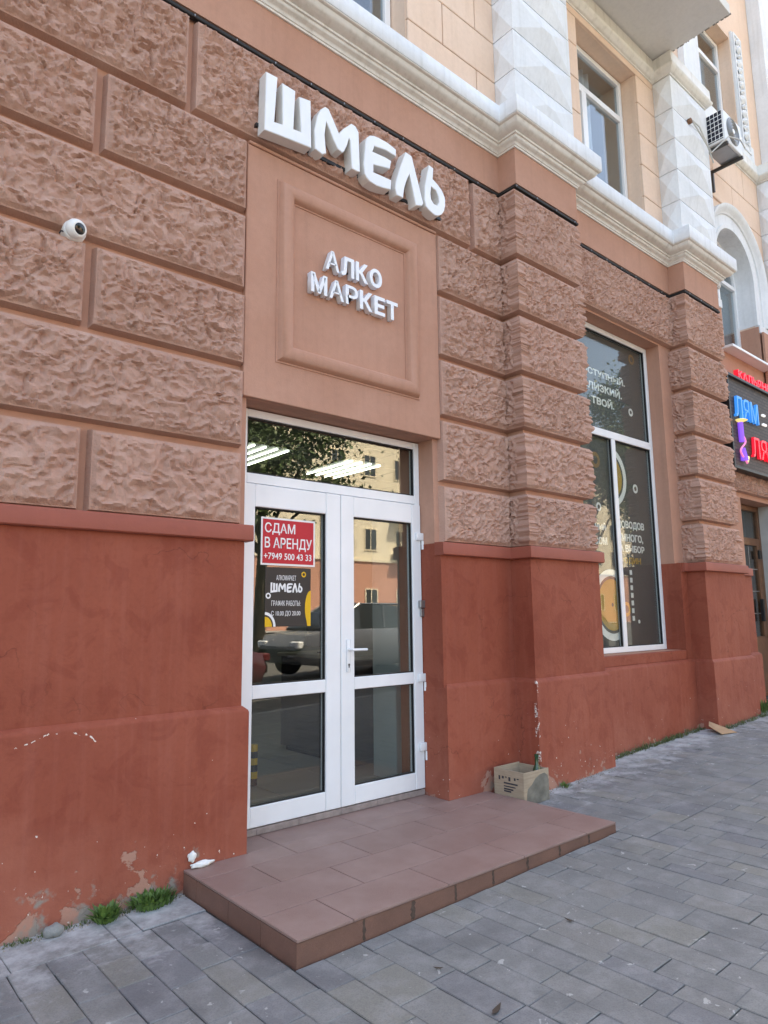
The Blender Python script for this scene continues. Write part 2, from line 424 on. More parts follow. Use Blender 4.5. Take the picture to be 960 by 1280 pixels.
MT['paver'] = paver_mat()
MT['mortar'] = simple('paver_joint_sand', lin('4a4844'), 0.95, 0.4, 9, bmp=0.003, bscale=80)

def tile_mat(name, c1, c2, c3):
    mt, n, l, b = newmat(name)
    p = posn(n, l); oi = n.new('ShaderNodeObjectInfo')
    c = mix(n, l, ramp(n, l, noise(n, l, p, 240, 3, 0.7), 0.38, 0.66), c1, c2)
    c = mix(n, l, math_(n, l, 'MULTIPLY', ramp(n, l, noise(n, l, p, 3.5, 6, 0.65), 0.4, 0.7), 0.8), c, c3)
    c = mix(n, l, math_(n, l, 'MULTIPLY', oi.outputs['Random'], 0.22), c, dark(c1, 0.75))
    l.new(c, b.inputs['Base Color']); b.inputs['Roughness'].default_value = 0.5; b.inputs['Specular IOR Level'].default_value = 0.35
    bump(n, l, b, noise(n, l, p, 200, 3), 0.0006)
    return mt
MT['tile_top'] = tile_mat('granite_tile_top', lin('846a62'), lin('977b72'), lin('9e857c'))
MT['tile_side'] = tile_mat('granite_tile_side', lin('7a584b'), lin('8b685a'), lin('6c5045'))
MT['grout'] = simple('tile_grout', lin('968882'), 0.9, 0.3, 20)
MT['stain'] = simple('dark_adhesive_stain', lin('57483f'), 0.9, 0.4, 60)
MT['asphalt'] = simple('asphalt', (0.11, 0.107, 0.102, 1), 0.9, 0.25, 8, bmp=0.004, bscale=120)
MT['kerb'] = simple('kerb_concrete', (0.3, 0.3, 0.29, 1), 0.85, 0.2, 5, bmp=0.003)
MT['earth'] = simple('ground_earth', (0.12, 0.11, 0.09, 1), 0.95, 0.3, 1)
MT['marking'] = simple('road_paint', (0.7, 0.7, 0.68, 1), 0.7, 0.2, 9)

# ------------------------------------------------------------------ the ground
def gz(x):
    x = min(max(x, -4.0), 9.0)
    if x < 0: return -0.1+0.01*x
    if x < 2: return -0.1+0.022*x
    return -0.056+0.04*(x-2)
def strip(name, xs, y0, y1, dz, mat):
    v = []; f = []
    for x in xs: v += [(x, y0, gz(x)+dz), (x, y1, gz(x)+dz)]
    for i in range(len(xs)-1): f.append((2*i, 2*i+2, 2*i+3, 2*i+1))
    return tag(pydata(name, v, f, mat), kind='structure')
XS = [-90, -30, -8, -4, -2, 0, 0.7, 1.4, 2, 3, 4, 5, 6, 7, 8, 9, 12, 30, 60, 140]
tag(pydata('ground', [(-900,-900,-0.62),(900,-900,-0.62),(900,900,-0.62),(-900,900,-0.62)], [(0,1,2,3)], MT['earth']), kind='structure')
pav = strip('pavement', XS, -4.3, 0.4, -0.012, MT['mortar'])
strip('road', XS, -40.0, -4.45, -0.14, MT['asphalt'])
strip('far_pavement', XS, -45.4, -40.0, -0.02, MT['kerb'])
kb = M()
kp = [(x, -4.45) for x in XS]
for i in range(len(XS)-1):
    a, b = XS[i], XS[i+1]
    for p in (((a,-4.45,gz(a)-.2),(b,-4.45,gz(b)-.2),(b,-4.45,gz(b)+.004),(a,-4.45,gz(a)+.004)), ((a,-4.45,gz(a)+.004),(b,-4.45,gz(b)+.004),(b,-4.3,gz(b)+.004),(a,-4.3,gz(a)+.004)), ((b,-4.3,gz(b)-.05),(a,-4.3,gz(a)-.05),(a,-4.3,gz(a)+.004),(b,-4.3,gz(b)+.004))):
        kb.quad(*p)
tag(kb.obj('kerb', MT['kerb']), kind='structure')
mk = M()
for i in range(14):
    x = -20+i*6.0; mk.quad((x,-13.1,gz(x)-.136),(x+3,-13.1,gz(x+3)-.136),(x+3,-12.95,gz(x+3)-.136),(x,-12.95,gz(x)-.136))
tag(mk.obj('road_marking', MT['marking']), kind='structure')

def project(p):
    d = Vector(p)-CAM; z = d.dot(fwd)
    if z <= 0.05: return None
    return (480+FPX*d.dot(r2)/z, 640-FPX*d.dot(u2)/z, z)

# ------------------------------------------------------------------ pavers, each its own stone
rng = random.Random(11)
SX0, SX1, SY = -0.368, 1.985, -1.05
pavers = []
def cut(x0, x1, y0, y1):
    if x1 > SX0-0.004 and x0 < SX1+0.004 and y1 > SY-0.004: return
    pavers.append((x0, x1, y0, y1))
x = -3.4
while x < SX0-0.02:                       # slabs laid along the wall, left of the step
    wd = rng.choice((0.12, 0.34, 0.42, 0.5)); x1 = min(x+wd, SX0-0.006)
    cut(x, x1, -0.285+rng.uniform(-.012, .012), 0.0); x = x1
x = -3.4
while x < 13:
    wd = rng.choice((0.135, 0.145, 0.15, 0.19, 0.1, 0.14)); x1 = x+wd
    if x < SX0 < x1 and x1-SX0 < 0.09: x1 = SX0
    if x < SX1 < x1 and SX1-x > 0.05: x1 = SX1
    inside = x1 > SX0+0.004 and x < SX1-0.004
    right = x >= SX1-0.004
    segs = [(-4.3, SY-0.005)] if inside else ([(-4.3, -1.245), (-1.045, 0.0)] if right else [(-4.3, -0.29)])
    for a, b in segs:
        y = b
        first = True
        while y > a+0.02:
            ln = rng.choice((0.1, 0.2, 0.2, 0.24, 0.3, 0.3, 0.34))
            if first: ln *= rng.uniform(0.4, 1.0); first = False
            y2 = max(y-ln, a)
            if y2-a < 0.05: y2 = a
            cut(x, x1, y2, y); y = y2
    x = x1+(0.006 if x1 == SX1 else 0.0)
x = SX1+0.01
while x < 13:                             # a band of stones running parallel to the wall
    x1 = x+rng.choice((0.2, 0.26, 0.3, 0.36)); cut(x, x1, -1.243, -1.047); x = x1
def paver_geo(x0, x1, y0, y1):
    g = 0.0016; b = 0.003; dz = rng.uniform(-.0018, .0018); tx = rng.uniform(-.006, .006); ty = rng.uniform(-.006, .006)
    if y1 > -0.3: dz -= 0.004
    cx, cy = (x0+x1)/2, (y0+y1)/2
    def z(x, y): return gz(x)+dz+(x-cx)*tx+(y-cy)*ty
    j = [(rng.uniform(-.0022, .0022), rng.uniform(-.0022, .0022)) for _ in range(4)]
    o = [(x0+g+j[0][0], y0+g+j[0][1]), (x1-g+j[1][0], y0+g+j[1][1]), (x1-g+j[2][0], y1-g+j[2][1]), (x0+g+j[3][0], y1-g+j[3][1])]
    sg = [(1, 1), (-1, 1), (-1, -1), (1, -1)]
    v = [(p[0], p[1], z(*p)-0.03) for p in o]+[(p[0], p[1], z(*p)-b) for p in o]+[(p[0]+s[0]*b, p[1]+s[1]*b, z(*p)) for p, s in zip(o, sg)]
    f = [(8, 9, 10, 11)]
    for i in range(4):
        k = (i+1) % 4; f += [(i, k, k+4, i+4), (i+4, k+4, k+8, i+8)]
    return v, f
def pv_score(q):
    c = ((q[0]+q[1])/2, (q[2]+q[3])/2, gz(q[0]))
    u = project(c)
    if not u or not (-25 < u[0] < 985 and 0 < u[1] < 1300): return -1
    return (q[1]-q[0])*(q[3]-q[2])/u[2]**3
pavers.sort(key=pv_score, reverse=True)
for q in pavers[:300]:
    v, f = paver_geo(*q); pydata('paving_stone', v, f, MT['paver'], pav)
V = []; F = []
for q in pavers[300:]:
    v, f = paver_geo(*q); k = len(V); V += v; F += [tuple(i+k for i in t) for t in f]
tag(pydata('paving_stones', V, F, MT['paver'], pav), kind='stuff')

# ------------------------------------------------------------------ entrance step
st = thing('entrance_step', (0.8, -0.5, -0.1), 'low entrance step clad in pinkish brown granite tiles before the white door', 'step')
M().box(SX0+.008, SX1-.008, SY+.008, -0.002, -0.2, -0.012).box(0.004, 1.59, -0.002, 0.3, -0.2, -0.012).obj('core', MT['grout'], st)
T = 0.29
ys = [0.25, -0.185, -0.475, -0.765, SY]
for r_ in range(4):
    y1, y0 = ys[r_], ys[r_+1]
    xa, xb = SX0, SX1
    x = xa-(0.29 if r_ % 2 else 0.0)
    while x < xb-.01:
        a, b = max(x, xa), min(x+0.58, xb)
        if b-a > 0.02:
            if r_ == 0:     # the row against the wall: only the doorway runs back to the threshold
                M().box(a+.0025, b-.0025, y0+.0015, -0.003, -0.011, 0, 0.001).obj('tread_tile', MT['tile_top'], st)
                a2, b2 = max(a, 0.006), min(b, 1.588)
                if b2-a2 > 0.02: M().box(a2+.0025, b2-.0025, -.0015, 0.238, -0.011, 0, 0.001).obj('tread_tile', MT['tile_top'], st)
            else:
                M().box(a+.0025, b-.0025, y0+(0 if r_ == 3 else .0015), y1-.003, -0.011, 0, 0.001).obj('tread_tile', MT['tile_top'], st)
        x += 0.58
xj = [SX0, -0.02, 0.269, 0.55, 0.828, 1.111, 1.4, 1.69, SX1]
def riser(x0, x1, y0, y1):
    zb0, zb1 = gz(x0)-.012, gz(x1)-.012; zt = -0.0135
    v = [(x0,y0,zb0),(x1,y0,zb1),(x1,y1,zb1),(x0,y1,zb0),(x0,y0,zt),(x1,y0,zt),(x1,y1,zt),(x0,y1,zt)]
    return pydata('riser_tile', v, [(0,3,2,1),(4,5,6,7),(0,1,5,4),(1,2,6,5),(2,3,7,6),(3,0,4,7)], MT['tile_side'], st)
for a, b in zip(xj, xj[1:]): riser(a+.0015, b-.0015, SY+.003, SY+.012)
yj = [SY+.012, -0.767, -0.478, -0.149, -0.003]
for a, b in zip(yj, yj[1:]):
    riser(SX0+.003, SX0+.012, a+.0015, b-.0015); riser(SX1-.012, SX1-.003, a+.0015, b-.0015)
for x in xj[1:-1]:
    wv = random.uniform(.008, .016); zb, zt_ = gz(x)+.002, -.016; k_ = 7
    zl = [zb+(zt_-zb)*i/k_ for i in range(k_+1)]
    po_ = [(x-wv*random.uniform(.5, 1.3), z) for z in zl]+[(x+wv*random.uniform(.3, 1.2), z) for z in reversed(zl)]
    M().prism(po_, SY+.0022, SY+.0029).obj('adhesive_stain', MT['stain'], st)

# ------------------------------------------------------------------ the building
bld = thing('corner_building', (3.0, 0.3, -0.1), 'pink and beige stucco building with rough rusticated blocks above a terracotta plinth', 'building')
DOOR = (0.0, 1.602, -0.6, 2.612)
WIN = (3.52, 5.292, 0.885, 4.315)
BDOOR = (7.172, 8.28, -0.6, 2.74)
AC_, AR, AZ = 7.745, 0.625, 6.05
ARCH = (AC_-AR, AC_+AR, 4.72, AZ+AR)
wall_holes(-9, 14, -0.6, 5.40, 0.098, 0.5, [DOOR, WIN, BDOOR, (ARCH[0], ARCH[1], 4.72, 5.41)]).obj('ground_floor_wall', MT['pink'], bld)
# upper wall
UW = [(-2.96, -1.7, 5.2, 7.8), (0.18, 1.44, 5.2, 7.8), (4.0, 5.262, 5.2, 7.8), (ARCH[0], ARCH[1], 5.3, AZ+AR), (7.06, 8.43, 8.5, 10.22), (4.0, 5.262, 8.4, 10.6), (0.18, 1.44, 8.4, 10.6), (-2.96, -1.7, 8.4, 10.6)]
wall_holes(-9, 14, 5.40, 12.4, 0.146, 0.6, UW).obj('upper_wall', MT['beige'], bld)
sp = [(ARCH[0], AZ+AR), (ARCH[1], AZ+AR), (ARCH[1], AZ)]+[(AC_+AR*math.cos(t), AZ+AR*math.sin(t)) for t in [math.pi*i/24 for i in range(1, 24)]]+[(ARCH[0], AZ)]
M().prism(sp, 0.15, 0.58).obj('arch_spandrel', MT['white_stucco'], bld)
M().box(-9, 14, 0.6, 16, 12.4, 12.7).obj('roof', MT['slab'], bld)  # unseen roof added to block the sun, height set so the road bounces light
M().box(-9.3, -9, 0.075, 16, -0.6, 12.7).box(14, 14.3, 0.075, 16, -0.6, 12.7).box(-9, 14, 15.7, 16, -0.6, 12.4).obj('side_wall', MT['beige'], bld)  # unseen walls added to close the sun-blocking body

# plinth: lower course with ledge, upper course, coping
low_path_l = [(-9, 0), (0, 0), (0, 0.30)]
low_path_r = [(1.595, 0.30), (1.595, 0), (2.372, 0), (2.372, -0.199), (3.404, -0.199), (3.404, 0), (5.388, 0), (5.388, -0.199), (6.463, -0.199), (6.463, 0), (7.165, 0), (7.165, 0.3)]
prL = [(-0.09, -0.5), (0, -0.5), (0, 0.752), (-0.004, 0.763), (-0.026, 0.783), (-0.034, 0.788), (-0.09, 0.788)]
M().sweep(low_path_l, prL, caps=False).obj('plinth_base', MT['plinth'], bld, 40)
M().sweep(low_path_r, prL, caps=False).obj('plinth_base', MT['plinth'], bld, 40)
prU = [(-0.09, 0.74), (-0.032, 0.74), (-0.032, 1.73), (-0.09, 1.73)]
M().sweep(low_path_l, [(a, z) if z < 1 else (a, 1.812) for a, z in prU], caps=False).obj('plinth_course', MT['plinth'], bld, 40)
M().sweep([(1.566, .3), (1.566, 0)]+low_path_r[2:6]+[(3.55, 0), (3.55, 0.3)], [(a, z) if z < 1 else (a, 1.812) for a, z in prU], caps=False).obj('plinth_course', MT['plinth'], bld, 40)
M().sweep([(5.252, 0.3), (5.252, 0)]+low_path_r[6:], [(a, z) if z < 1 else (a, 1.812) for a, z in prU], caps=False).obj('plinth_course', MT['plinth'], bld, 40)
prC = [(-0.085, 1.719), (-0.002, 1.719), (0.006, 1.726), (0.006, 1.802), (-0.002, 1.814), (-0.085, 1.818)]
M().sweep([(-9, 0), (0.008, 0)], prC, closed_prof=True).obj('plinth_coping', MT['coping'], bld, 40)
M().sweep([(1.588, 0)]+low_path_r[2:6]+[(3.5, 0)], prC, closed_prof=True).obj('plinth_coping', MT['coping'], bld, 40)
M().sweep([(5.31, 0)]+low_path_r[6:10]+[(7.1, 0)], prC, closed_prof=True).obj('plinth_coping', MT['coping'], bld, 40)
# window sill wall
M().box(3.5, 5.3, 0.032, 0.4, 0.786, 0.884, 0.006).obj('sill_wall', MT['plinth'], bld)
# door panel of smooth plaster with a raised rectangular moulding
M().box(-0.045, 1.655, 0.058, 0.12, 2.614, 4.296, 0.004).obj('door_head_panel', MT['pink'], bld)
def rect_path(x0, x1, z0, z1):
    return [(x0, z0, -1, -1), (x1, z0, 1, -1), (x1, z1, 1, 1), (x0, z1, -1, 1)]
bead = [(0.055*math.cos(t)-0.0, 0.058-0.054*math.sin(t)) for t in [math.pi*i/10 for i in range(11)]]
M().sweep_xz(rect_path(0.245, 1.365, 2.945, 4.07), [(0.068, 0.059), (0.068, 0.052), (0.057, 0.052)]+bead[1:-1]+[(-0.057, 0.052), (-0.068, 0.052), (-0.068, 0.059)], True).obj('panel_moulding', MT['pink'], bld, 40)
M().box(-0.04, 1.65, 0.046, 0.12, 4.297, 4.318, 0.005).obj('panel_ledge', MT['pink'], bld)
# white upper jamb faces of the shop window stay plain stucco (the wall's own reveal)

# ------------------------------------------------------------------ rock-faced blocks
def rock_block(path, z0, z1, seed, parent, amp=0.05, fs=1.02, ends=(True, True)):
    P = [Vector(p) for p in path]
    seg = [(P[i+1]-P[i]).length for i in range(len(P)-1)]; Lg = sum(seg)
    def samples(L, step):
        k = max(2, int(round((L-0.036)/step)))
        return [0, 0.004, 0.008, 0.0125, 0.018]+[0.018+(L-0.036)*i/k for i in range(1, k)]+[L-0.018, L-0.0125, L-0.008, L-0.004, L]
    ss = samples(Lg, 0.009)
    acc = 0
    for sg in seg[:-1]:
        acc += sg; ss = [q for q in ss if abs(q-acc) > 0.006]+[acc]
    ss = np.array(sorted(ss)); zz = np.array(samples(z1-z0, 0.009))
    px = np.zeros_like(ss); py = np.zeros_like(ss); nx = np.zeros_like(ss); ny = np.zeros_like(ss)
    acc = 0
    for i, sg in enumerate(seg):
        d = (P[i+1]-P[i]).normalized(); mk_ = (ss >= acc-1e-9) & (ss <= acc+sg+1e-9)
        t = ss[mk_]-acc; px[mk_] = P[i].x+d.x*t; py[mk_] = P[i].y+d.y*t
        at0 = mk_ & (np.abs(ss-acc) < 1e-9) & (i > 0)
        on_ = nx.copy(), ny.copy()
        nx[mk_] = d.y; ny[mk_] = -d.x
        nx[at0] = on_[0][at0]+d.y; ny[at0] = on_[1][at0]-d.x
        acc += sg
    S, Z = np.meshgrid(ss, zz, indexing='ij')
    dl = S if ends[0] else S*0+9; dr = (Lg-S) if ends[1] else S*0+9
    d = np.minimum(np.minimum(dl, dr), np.minimum(Z, (z1-z0)-Z))
    wob = perlin(S*9+seed, (Z+z0)*9, 5)*0.006
    X_ = S+seed*3.17; Y_ = Z+z0*1.3
    wx = perlin(X_*9, Y_*9, seed)*0.055+perlin(X_*26, Y_*26, seed+8)*0.014
    wy = perlin(X_*9+31, Y_*9+17, seed)*0.055+perlin(X_*26+5, Y_*26, seed+9)*0.014
    rr_ = random.Random(seed); ra = rr_.uniform(-.7, .7); amp = amp*rr_.uniform(.88, 1.1); fs = fs*rr_.uniform(.85, 1.15)
    a0 = X_+wx; b0 = Y_+wy; a = a0*math.cos(ra)+b0*math.sin(ra); b_ = -a0*math.sin(ra)+b0*math.cos(ra)
    th = 0.55+perlin(X_*0.9, Y_*0.9, seed+6)*1.2
    u = a*np.cos(th)+b_*np.sin(th); v = -a*np.sin(th)+b_*np.cos(th)
    w1 = worley(a*17*fs+b_*5, b_*23*fs-a*4, seed+1)
    w2 = worley(a*34*fs, b_*42*fs+a*8, seed+2)
    r1 = 1-np.abs(perlin(a*20*fs, b_*26*fs, seed+5))*2.6
    big = perlin(X_*5, Y_*5, seed+4)
    h = 0.62*np.clip(w1, 0, 1.1)+0.34*np.clip(w2, 0, 1.1)+0.30*np.clip(r1, -0.5, 1)+0.3*big-0.18
    h = np.clip(h, -0.2, 1.25)
    dd = d+wob*sstep(0.004, 0.02, d)
    off = 0.056*sstep(-0.001, 0.013, d)+sstep(0.014, 0.045, dd)*(0.002+amp*h)
    XX = px[:, None]+nx[:, None]*off; YY = py[:, None]+ny[:, None]*off; ZZ = z0+Z
    n1, n2 = S.shape
    co = np.stack([XX, YY, ZZ], -1).reshape(-1, 3)
    idx = np.arange(n1*n2).reshape(n1, n2)
    q = np.stack([idx[:-1, :-1], idx[1:, :-1], idx[1:, 1:], idx[:-1, 1:]], -1).reshape(-1, 4)
    me = bpy.data.meshes.new('stone_block')
    me.vertices.add(len(co)); me.vertices.foreach_set('co', co.astype(np.float32).ravel())
    me.loops.add(q.size); me.loops.foreach_set('vertex_index', q.astype(np.int32).ravel())
    me.polygons.add(len(q)); me.polygons.foreach_set('loop_start', np.arange(0, q.size, 4, dtype=np.int32))
    me.update(calc_edges=True)
    return mesh_obj('stone_block', me, MT['rock'], parent, 24)

ZC = [1.80, 2.272, 2.785, 3.272, 3.80, 4.318, 4.968]
G = 0.016
GY = 0.099
sd = [1]
def nb():
    sd[0] += 1; return sd[0]
def row(i): return ZC[i]+(G if i else 0.016), ZC[i+1]-G
J = {0: [-2.05, -0.945, -0.045], 1: [-2.6, -1.52, -0.045], 2: [-2.05, -0.972, -0.045], 3: [-2.6, -1.55, -0.05], 4: [-2.05, -0.963, -0.05], 5: [-1.7, -0.445, 2.078, 2.452]}
for i, js in J.items():
    z0, z1 = row(i)
    for a, b in zip(js, js[1:]):
        e = 0.0 if (b in (-0.045, -0.05, 2.452)) else 0.018
        rock_block([(a+0.018, GY), (b-e, GY)], z0, z1, nb(), bld, amp=0.052 if i > 1 else 0.045, fs=1.0 if i > 1 else 0.82)
for i in range(5):
    z0, z1 = row(i); rock_block([(1.652, GY), (2.45, GY)], z0, z1, nb(), bld)
z0, z1 = row(5)
rock_block([(3.40, GY), (5.545, GY)], z0+0.0, z1, nb(), bld)
for i, (a, b) in enumerate(((6.47, 7.6), (7.62, 8.8))):
    rock_block([(a, GY), (b, GY)], 2.80, 3.25, nb(), bld)
def pier(x0, x1):
    p = M().box(x0+.046, x1-.046, -0.076, 0.097, 1.80, 4.98).obj('pilaster', MT['pink'], bld)
    for i in range(6):
        z0, z1 = row(i)
        rock_block([(x0+.042, GY-0.001), (x0+.042, -0.078), (x1-.042, -0.078), (x1-.042, GY-0.001)], z0, z1, nb(), p, amp=0.043, ends=(False, False))
pier(2.452, 3.372); pier(5.535, 6.435)

# ------------------------------------------------------------------ fascia, cable, cornice
FP = [(-9, .05), (2.462, .05), (2.462, -.141), (3.392, -.141), (3.392, .05), (5.557, .05), (5.557, -.141), (6.452, -.141), (6.452, .05), (6.6, .05)]
M().sweep(FP, [(-.06, 5.0), (0, 5.0), (0, 5.36), (-.06, 5.36)]).obj('fascia', MT['pink'], bld)
pc = [(-.06, 5.338), (.014, 5.338), (.016, 5.352), (.024, 5.354), (.028, 5.366), (.04, 5.376), (.056, 5.384), (.064, 5.396), (.066, 5.408), (.080, 5.410), (.082, 5.424), (.094, 5.428), (.112, 5.436), (.132, 5.450), (.147, 5.468), (.156, 5.488), (.168, 5.490), (.176, 5.496), (.176, 5.503)]
M().sweep(FP, pc+[(-.06, 5.503)], closed_prof=True).obj('cornice', MT['cornice'], bld, 50)
M().sweep(FP, [(-.06, 5.504), (.18, 5.504), (.184, 5.51), (.184, 5.655), (.176, 5.664), (-.09, 5.70)], closed_prof=True).obj('cornice_band', MT['white_stucco'], bld, 50)

# ------------------------------------------------------------------ upper floor: beige blocks and white diamond pilasters
ZU = [5.66, 6.188, 6.602, 7.014, 7.426, 7.80, 7.90]
g = 0.005
def sblock(x0, x1, z0, z1, y1=0.30):
    M().box(x0+g, x1-g, 0.12, y1, z0+g, z1-g, 0.005).obj('stucco_block', MT['beige'], bld)
for i in range(5):
    z0, z1 = ZU[i], ZU[i+1]
    xm = 2.297 if i % 2 == 0 else 1.866
    sblock(1.44, xm, z0, z1, 0.33); sblock(xm, 2.56, z0, z1, 0.145)
    sblock(3.45, 4.0, z0, z1, 0.145); sblock(5.262, 5.70, z0, z1, 0.33)
    sblock(-0.62, -0.2, z0, z1, 0.145); sblock(-0.2, 0.18, z0, z1, 0.145)
sblock(0.1, 2.56, 7.80, 7.90, 0.33); sblock(3.45, 5.70, 7.80, 7.90, 0.33)
for i, (x0, x1, z0, z1) in enumerate(((6.62, 6.95, 7.014, 7.426), (6.95, 7.9, 7.014, 7.426), (7.9, 8.92, 7.014, 7.426), (6.62, 7.3, 7.426, 7.90), (7.3, 8.35, 7.426, 7.90), (8.35, 8.92, 7.426, 7.90), (8.45, 8.92, 6.602, 7.014), (8.68, 8.92, 6.188, 6.602), (8.72, 8.92, 5.68, 6.188))):
    sblock(x0, x1, z0, z1, 0.147)
ZP = [5.37, 5.785, 6.196, 6.606, 7.016, 7.426, 7.875]
def diamond_pier(x0, x1):
    yf, yb = -0.108, 0.13
    p = M().box(x0+.01, x1-.01, yf+.01, 0.15, 5.36, 7.9).obj('upper_pilaster', MT['white_stucco'], bld)
    for z0, z1 in zip(ZP, ZP[1:]):
        a, b = z0+.006, z1-.006; zm = (a+b)/2
        v = [(x0,yb,a),(x0,yf,a),(x1,yf,a),(x1,yb,a),(x0,yb,b),(x0,yf,b),(x1,yf,b),(x1,yb,b)]
        e = 0.012
        # inset front, left and right facets rising to a blunt point
        fr = [(x0+e,yf-.002,a+e),(x1-e,yf-.002,a+e),(x1-e,yf-.002,b-e),(x0+e,yf-.002,b-e),((x0+x1)/2-.06,yf-.06,zm),((x0+x1)/2+.06,yf-.06,zm)]
        lf = [(x0-.002,yb-e,a+e),(x0-.002,yf+e,a+e),(x0-.002,yf+e,b-e),(x0-.002,yb-e,b-e),(x0-.045,(yf+yb)/2,zm)]
        rg = [(x1+.002,yf+e,a+e),(x1+.002,yb-e,a+e),(x1+.002,yb-e,b-e),(x1+.002,yf+e,b-e),(x1+.045,(yf+yb)/2,zm)]
        V = v+fr+lf+rg
        F = [(0,3,2,1),(4,5,6,7)]
        F += [(1,2,9,8),(2,6,10,9),(6,5,11,10),(5,1,8,11),(8,9,13,12),(9,10,13),(10,11,12,13),(11,8,12)]
        F += [(0,1,15,14),(1,5,16,15),(5,4,17,16),(4,0,14,17),(14,15,18),(15,16,18),(16,17,18),(17,14,18)]
        F += [(2,3,20,19),(3,7,21,20),(7,6,22,21),(6,2,19,22),(19,20,23),(20,21,23),(21,22,23),(22,19,23)]
        pydata('diamond_block', V, F, MT['white_stucco'], p)
diamond_pier(2.555, 3.468); diamond_pier(5.685, 6.645); diamond_pier(8.90, 9.85); diamond_pier(-1.55, -0.62)
# string course under the balcony
UP = [(-9, .12), (-1.55, .12), (-1.55, -.108), (-.62, -.108), (-.62, .12), (2.555, .12), (2.555, -.108), (3.468, -.108), (3.468, .12), (5.685, .12), (5.685, -.108), (6.645, -.108), (6.645, .12), (8.9, .12), (8.9, -.108), (9.85, -.108), (9.85, .12), (14, .12)]
ps = [(-.06, 7.885), (.010, 7.885), (.012, 7.90), (.024, 7.905), (.04, 7.925), (.062, 7.945), (.075, 7.96), (.078, 7.985), (.06, 8.0), (.055, 8.155), (-.06, 8.165)]
M().sweep(UP, ps, closed_prof=True).obj('string_course', MT['cornice'], bld, 50)
M().box(6.66, 8.88, 0.10, 0.147, 8.17, 8.49, 0.004).obj('window_apron', MT['white_stucco'], bld)
# bay beside the far window: ornament panel, beige strip, white pilaster above
orn = M().box(8.455, 8.76, 0.112, 0.147, 8.30, 10.35, 0.003).obj('ornament_panel', MT['white_stucco'], bld)
M().sweep_xz(rect_path(8.487, 8.728, 8.335, 10.3), [(.022, .113), (.022, .085), (-.012, .085), (-.02, .113)], True).obj('panel_frame', MT['white_stucco'], orn)
ro = random.Random(3)
for i in range(15):
    z = 8.45+i*0.125; o_ = M()
    o_.lathe([(0.012, 0), (0.03+0.045*abs(math.sin(i*1.3)), 0.02), (0.02+0.03*abs(math.sin(i*1.3)), 0.05), (0.004, 0.065)], (8.607, 0.113, z), (0, -1, 0), 10)
    for s_ in (-1, 1):
        o_.lathe([(0.01, 0), (0.028, 0.015), (0.016, 0.035), (0.003, 0.04)], (8.607+s_*(0.045+0.025*abs(math.cos(i*1.3))), 0.113, z+0.05*ro.uniform(-.6, .6)), (s_*0.3, -1, 0.3), 8)
    o_.obj('ornament', MT['white_stucco'], orn, 60)
M().box(9.30, 14, -0.06, 0.147, 8.17, 12.4, 0.006).obj('upper_pilaster', MT['white_stucco'], bld)
M().box(6.55, 7.04, 0.06, 0.147, 8.17, 12.4, 0.006).obj('upper_pilaster', MT['white_stucco'], bld)

# balcony
bal = M().box(3.30, 5.70, -0.86, 0.12, 8.17, 8.30, 0.004).obj('balcony', MT['slab'], bld)
for i in range(9):
    x = 3.36+i*0.285; M().tube([(x, -0.80, 8.30), (x, -0.80, 9.2)], 0.012, 6).obj('baluster', MT['dark_metal'], bal)
M().box(3.32, 5.68, -0.82, -0.78, 9.2, 9.24).obj('rail', MT['dark_metal'], bal)
ch = M(); rb = random.Random(5)
for i in range(34):
    x = 5.70; y = rb.uniform(-.86, .05); s_ = rb.uniform(.003, .014)
    ch.box(x-s_, x+.004, y-s_, y+s_, 8.167-rb.uniform(0, .003), 8.18)
tag(ch.obj('chipped_edge', simple('chipped_concrete', lin('8d8983'), 0.95, 0.4, 30), bal), kind='stuff')

# ------------------------------------------------------------------ windows
def frame_rect(q, x0, x1, z0, z1, w_, y0, y1, b=0.003):
    q.box(x0, x0+w_, y0, y1, z0, z1, b); q.box(x1-w_, x1, y0, y1, z0, z1, b)
    q.box(x0+w_+.0005, x1-w_-.0005, y0+.001, y1-.001, z1-w_, z1, b); q.box(x0+w_+.0005, x1-w_-.0005, y0+.001, y1-.001, z0, z0+w_, b)
def pane(x0, x1, z0, z1, y, parent, mat='glass', name='pane'):
    q = M(); q.box(x0, x1, y, y+.006, z0, z1); return q.obj(name, MT[mat], parent)
def seal(x0, x1, z0, z1, y, parent):
    q = M(); frame_rect(q, x0-.006, x1+.006, z0-.006, z1+.006, .010, y, y+.02, 0); return q.obj('seal', MT['seal'], parent)

# the white double door
LY = 0.236
fr = M(); frame_rect(fr, 0.048, 1.600, 0.042, 2.604, 0.05, 0.25, 0.31)
fr.box(0.099, 1.549, 0.251, 0.309, 2.122, 2.186, .003)
fr = fr.obj('door_frame', MT['upvc'], bld)
pane(0.098, 1.55, 2.186, 2.555, 0.285, fr); seal(0.104, 1.544, 2.192, 2.549, 0.262, fr)
def leaf(x0, x1, px0, px1):
    q = M(); z0, z1 = 0.046, 2.116
    q.box(x0, px0, LY, .30, z0, z1, .004); q.box(px1, x1, LY, .30, z0, z1, .004)
    for a, b in ((z0, 0.162), (0.787, 0.868), (1.972, z1)): q.box(px0+.0005, px1-.0005, LY+.002, .299, a, b, .004)
    lf = q.obj('door_leaf', MT['upvc'], bld)
    for a, b in ((0.162, 0.787), (0.868, 1.972)):
        pane(px0-.005, px1+.005, a-.005, b+.005, 0.272, lf); seal(px0+.003, px1-.003, a+.003, b-.003, 0.25, lf)
    return lf
lfa = leaf(0.062, 0.8265, 0.155, 0.706); lfb = leaf(0.8315, 1.592, 0.945, 1.503)
